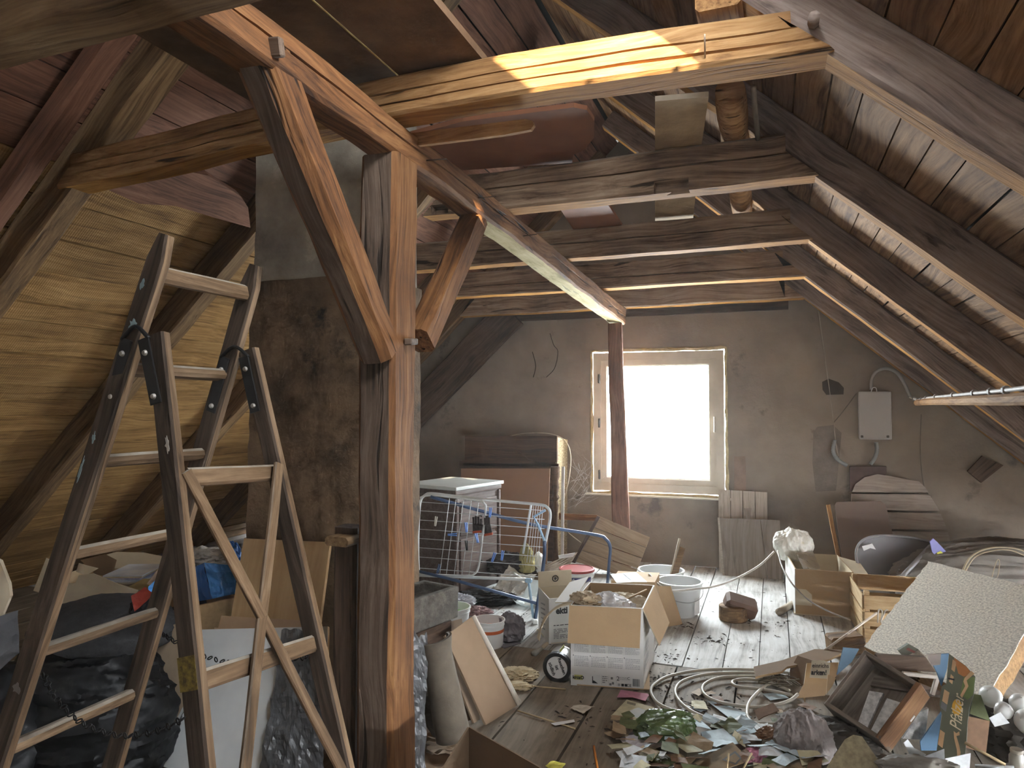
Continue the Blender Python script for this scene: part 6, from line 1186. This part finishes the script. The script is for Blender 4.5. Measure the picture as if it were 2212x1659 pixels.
cpn = [at(x, y, d=d_) for (x, y), d_ in zip(((1491, 1652), (1582, 1603), (1611, 1632), (1607, 1648), (1530, 1672)), (3.0, 3.05, 2.95, 2.92, 2.92))]; panel('card', cpn, .004, PK, card_)
cnr = (cpn[1]-cpn[0]).cross(cpn[3]-cpn[0]).normalized(); cnr = cnr if cnr.dot(EYE-cpn[0]) > 0 else -cnr; ck_ = cnr.dot(cpn[0])
def oncard(x, y, o_=.003): return at(x, y, n=tuple(cnr), k=ck_+o_)
panel('dark_frame', [oncard(x, y) for x, y in ((1560, 1641), (1588, 1622), (1603, 1637), (1590, 1652))], .001, INKG, card_); panel('picture', [oncard(x, y, .005) for x, y in ((1566, 1641), (1587, 1627), (1598, 1638), (1588, 1648))], .001, PK, card_)
lit('green_card', 'dull green torn card leaning at the bottom edge under the grey hat', 'card', ((1654, 1634), (1688, 1602), (1757, 1652), (1740, 1690), (1655, 1690)), PG, d=(2.95, 3.0, 2.9, 2.8, 2.85), th=.004)
cap = blob('fleece_hat', loc_rot(at(1733, 1598, d=3.05), .3), (.115, .1, .115), plain('cap_grey', (.27, .235, .22), .95, .35, scale=7, bump=.4, bscale=40), amp=.24, freq=1.25, seed=91, sub=6, stretch=(1.6, .8, .8)); tag(cap, 'crumpled grey fleece hat on the litter left of the drawer', 'hat')
for nm, p, d_, s_, m_, lab in (('pink_toy', (1630, 1632), 3.0, (.05, .03, .03), PP, 'small pink rubbery thing in the litter by the picture card'), ('paper_ball', (1435, 1656), 3.0, (.05, .04, .04), pmat('litter_speckled', (.6, .6, .55), .5, 60), 'crumpled white speckled paper ball at the bottom edge'), ('rag', (1660, 1585), 3.1, (.05, .03, .025), PBR, 'small rusty brown rag beside the thin white book'), ('rag', (1390, 1632), 3.05, (.05, .04, .02), PBR, 'brownish scrap of cloth under the creased cloth')):
    o = blob(nm, loc_rot(at(*p, d=d_), .5), s_, m_, amp=.4, freq=2.5, seed=len(lab), sub=4); tag(o, lab, 'rag' if nm == 'rag' else 'litter')
lit('white_tray', 'white thin box corner at the bottom edge', 'box', ((1372, 1645), (1417, 1651), (1412, 1680), (1385, 1680)), PW, d=2.98, th=.01)
lit('kraft_sheet', 'kraft paper sheet behind the picture card', 'paper', ((1435, 1637), (1517, 1625), (1492, 1652), (1455, 1680), (1457, 1641)), PK, d=(3.0, 3.1, 3.0, 2.9, 2.98), th=.002)
for a_, b_, lab in (((1574, 1627), (1569, 1672), 'short upright splinter of wood by the picture card'), ((1624, 1627), (1600, 1670), 'leaning splinter of wood right of the picture card')):
    o = tube('splinter', [at(*a_, d=2.88), at(*b_, d=2.84)], .004, SP, n=5, smooth_path=False); tag(o, lab, 'splinter')
lit('speckled_board', 'speckled brown board with a rounded top at the bottom edge, under the drawer', 'board', ((1765, 1690), (1825, 1597), (1843, 1588), (1862, 1592), (1930, 1690)), plain('board_speckled', (.2, .16, .09), .8, .4, scale=40), d=(2.75, 2.85, 2.86, 2.85, 2.7), th=.012)
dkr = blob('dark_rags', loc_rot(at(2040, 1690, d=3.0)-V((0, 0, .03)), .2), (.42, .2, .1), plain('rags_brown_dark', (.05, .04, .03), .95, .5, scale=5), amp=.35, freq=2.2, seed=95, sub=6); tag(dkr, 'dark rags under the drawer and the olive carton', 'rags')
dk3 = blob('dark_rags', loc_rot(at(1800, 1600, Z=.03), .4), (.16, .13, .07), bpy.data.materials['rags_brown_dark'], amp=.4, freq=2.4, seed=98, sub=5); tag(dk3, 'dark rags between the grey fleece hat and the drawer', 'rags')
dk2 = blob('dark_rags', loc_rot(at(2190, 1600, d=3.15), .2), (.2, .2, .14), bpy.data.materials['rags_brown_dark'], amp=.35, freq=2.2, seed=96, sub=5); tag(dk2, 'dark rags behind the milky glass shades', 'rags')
gcl = blob('grey_cloth', loc_rot(at(1990, 1668, d=2.72), .2), (.14, .07, .05), pmat('cloth_greybrown', (.2, .18, .15), .3, 8), amp=.3, freq=1.6, seed=97, sub=5); tag(gcl, 'grey-brown cloth at the bottom edge below the olive carton', 'cloth')
for pts, d_, lab in ((((1952, 1605), (1961, 1597), (1975, 1616), (2001, 1630), (1992, 1639), (1968, 1636)), 2.8, 'folded dirty white paper below the drawer corner'), (((1995, 1635), (2040, 1618), (2041, 1647), (2020, 1640)), 2.78, 'white triangular paper before the blue carton side'), (((2042, 1639), (2097, 1627), (2093, 1685), (2050, 1680)), 2.72, 'plain white card at the bottom edge before the olive carton'), (((2137, 1551), (2161, 1538), (2181, 1562), (2149, 1570)), 2.84, 'small white card with printing among the glass shades')):
    lit('white_card', lab, 'card', pts, PW, d=d_, th=.002)
lit('green_piece', 'olive green flap behind the printed carton', 'card', ((2105, 1500), (2119, 1502), (2139, 1558), (2095, 1542)), PG, d=3.0, th=.004)
lit('brown_piece', 'reddish brown board between printed carton and glass shades', 'board', ((2093, 1548), (2138, 1558), (2130, 1628), (2085, 1615)), PBR, d=2.98, th=.006)
for a_, b_, m_, lab in (((2084, 1604), (2172, 1652), SP, 'thin brown rod crossing the rags at the right corner'), ((2107, 1654), (2190, 1657), PW, 'white plastic rod along the bottom edge at the right corner')):
    o = tube('rod', [at(*a_, d=2.8), at(*b_, d=2.72)], .006, m_, n=7, smooth_path=False); tag(o, lab, 'rod')
# loose scraps, each a thing
G = {'white': PW, 'bluish': PB, 'straw-coloured': PY, 'kraft brown': PK, 'olive green': PG, 'dark brown': PBR}
for i in range(170):
    cn = list(G)[i % 6]
    if i < 140: c = at(R.uniform(1335, 1790), R.uniform(1575, 1690), Z=.01); zz_ = R.uniform(.01, .075)
    else: c = at(R.uniform(1480, 1760), R.uniform(1490, 1570), Z=.01); zz_ = R.uniform(.003, .012)
    s_ = R.uniform(.02, .055); an = R.uniform(0, 6.28); tl_ = R.uniform(-.5, .5) if i < 140 else R.uniform(-.1, .1)
    M = Matrix.Translation(V((c.x, c.y, zz_+abs(tl_)*s_*.5))) @ Matrix.Rotation(an, 4, 'Z') @ Matrix.Rotation(tl_, 4, 'X')
    q = [M @ V((s_*math.cos(g)*R.uniform(.7, 1.3)*1.3, s_*math.sin(g)*R.uniform(.7, 1.3), 0)) for g in (.6, 2.4, 3.8, 5.6)]
    o = sheet('paper_scrap', q, G[cn], nx=3, ny=3, amp=.012, freq=16, seed=i, th=.001); tag(o, '%s paper scrap strewn in the litter by the hose' % cn, 'scrap', '%s paper scraps' % cn)
bpy.context.view_layer.update()
dg_ = bpy.context.evaluated_depsgraph_get()
for o in [o for o in COL.objects if o.name.startswith('paper_scrap') and o.get('group')]:      # scraps that lie under other things are left out
    n_seen = 0
    for v in o.data.vertices:
        p_ = o.matrix_basis @ v.co; hit = SC.ray_cast(dg_, EYE, (p_-EYE).normalized()); n_seen += bool(hit[0] and hit[4].name == o.name)
    if n_seen < 6: bpy.data.objects.remove(o)
# dirt: nobody could count it
vs = []; fs = []
def chip(c, s):
    k = len(vs); an = R.uniform(0, 6.28); l_ = s*R.uniform(.8, 3)
    for sx, sy, sz in ((-1, -.5, 0), (1, -.4, 0), (.9, .5, 0), (-.8, .5, 0), (.1, 0, .8)): vs.append((c.x+math.cos(an)*sx*l_-math.sin(an)*sy*s, c.y+math.sin(an)*sx*l_+math.cos(an)*sy*s, .001+sz*s*.8))
    fs.extend(((k, k+1, k+4), (k+1, k+2, k+4), (k+2, k+3, k+4), (k+3, k, k+4)))
for _ in range(900): chip(V((R.uniform(-1.9, 1.6), R.uniform(2.6, 6.7), 0)), R.choice((.002, .003, .003, .005)))
for x, y, n_, sp in ((1440, 1470, 60, .1), (1400, 1480, 50, .12), (1500, 1520, 60, .12), (1440, 1420, 40, .06), (1530, 1385, 20, .06), (1470, 1350, 25, .05), (1555, 1385, 20, .06), (1560, 1530, 60, .2), (1270, 1545, 40, .1), (1660, 1350, 20, .1), (1110, 1345, 25, .12)):
    c0_ = at(x, y, Z=0)
    for _ in range(n_): chip(V((c0_.x+R.gauss(0, sp), c0_.y+R.gauss(0, sp), 0)), R.choice((.003, .004, .006, .009)))
tag(mesh_obj('dirt', vs, fs, [plain('dirt_dark', (.05, .04, .032), .95, .5, scale=40)]), 'dark crumbs and chips of dirt over the floorboards', 'dirt', None, 'stuff')
# ================================================================ dusty air
hz_m = bpy.data.materials.new('dusty_air'); hz_m.use_nodes = True; nt = hz_m.node_tree; nt.nodes.clear()
vo = nt.nodes.new('ShaderNodeOutputMaterial'); vsn = nt.nodes.new('ShaderNodeVolumeScatter'); vsn.inputs['Density'].default_value = .004; vsn.inputs['Anisotropy'].default_value = .45; vsn.inputs['Color'].default_value = (1, .95, .88, 1)
nt.links.new(vsn.outputs[0], vo.inputs['Volume'])
hb = box('haze', (10.4, 10.2, 4.9), Matrix.Translation(V((-1.35, 2.4, 2.2))), hz_m); tag(hb, 'dusty air filling the loft', 'haze', None, 'stuff')
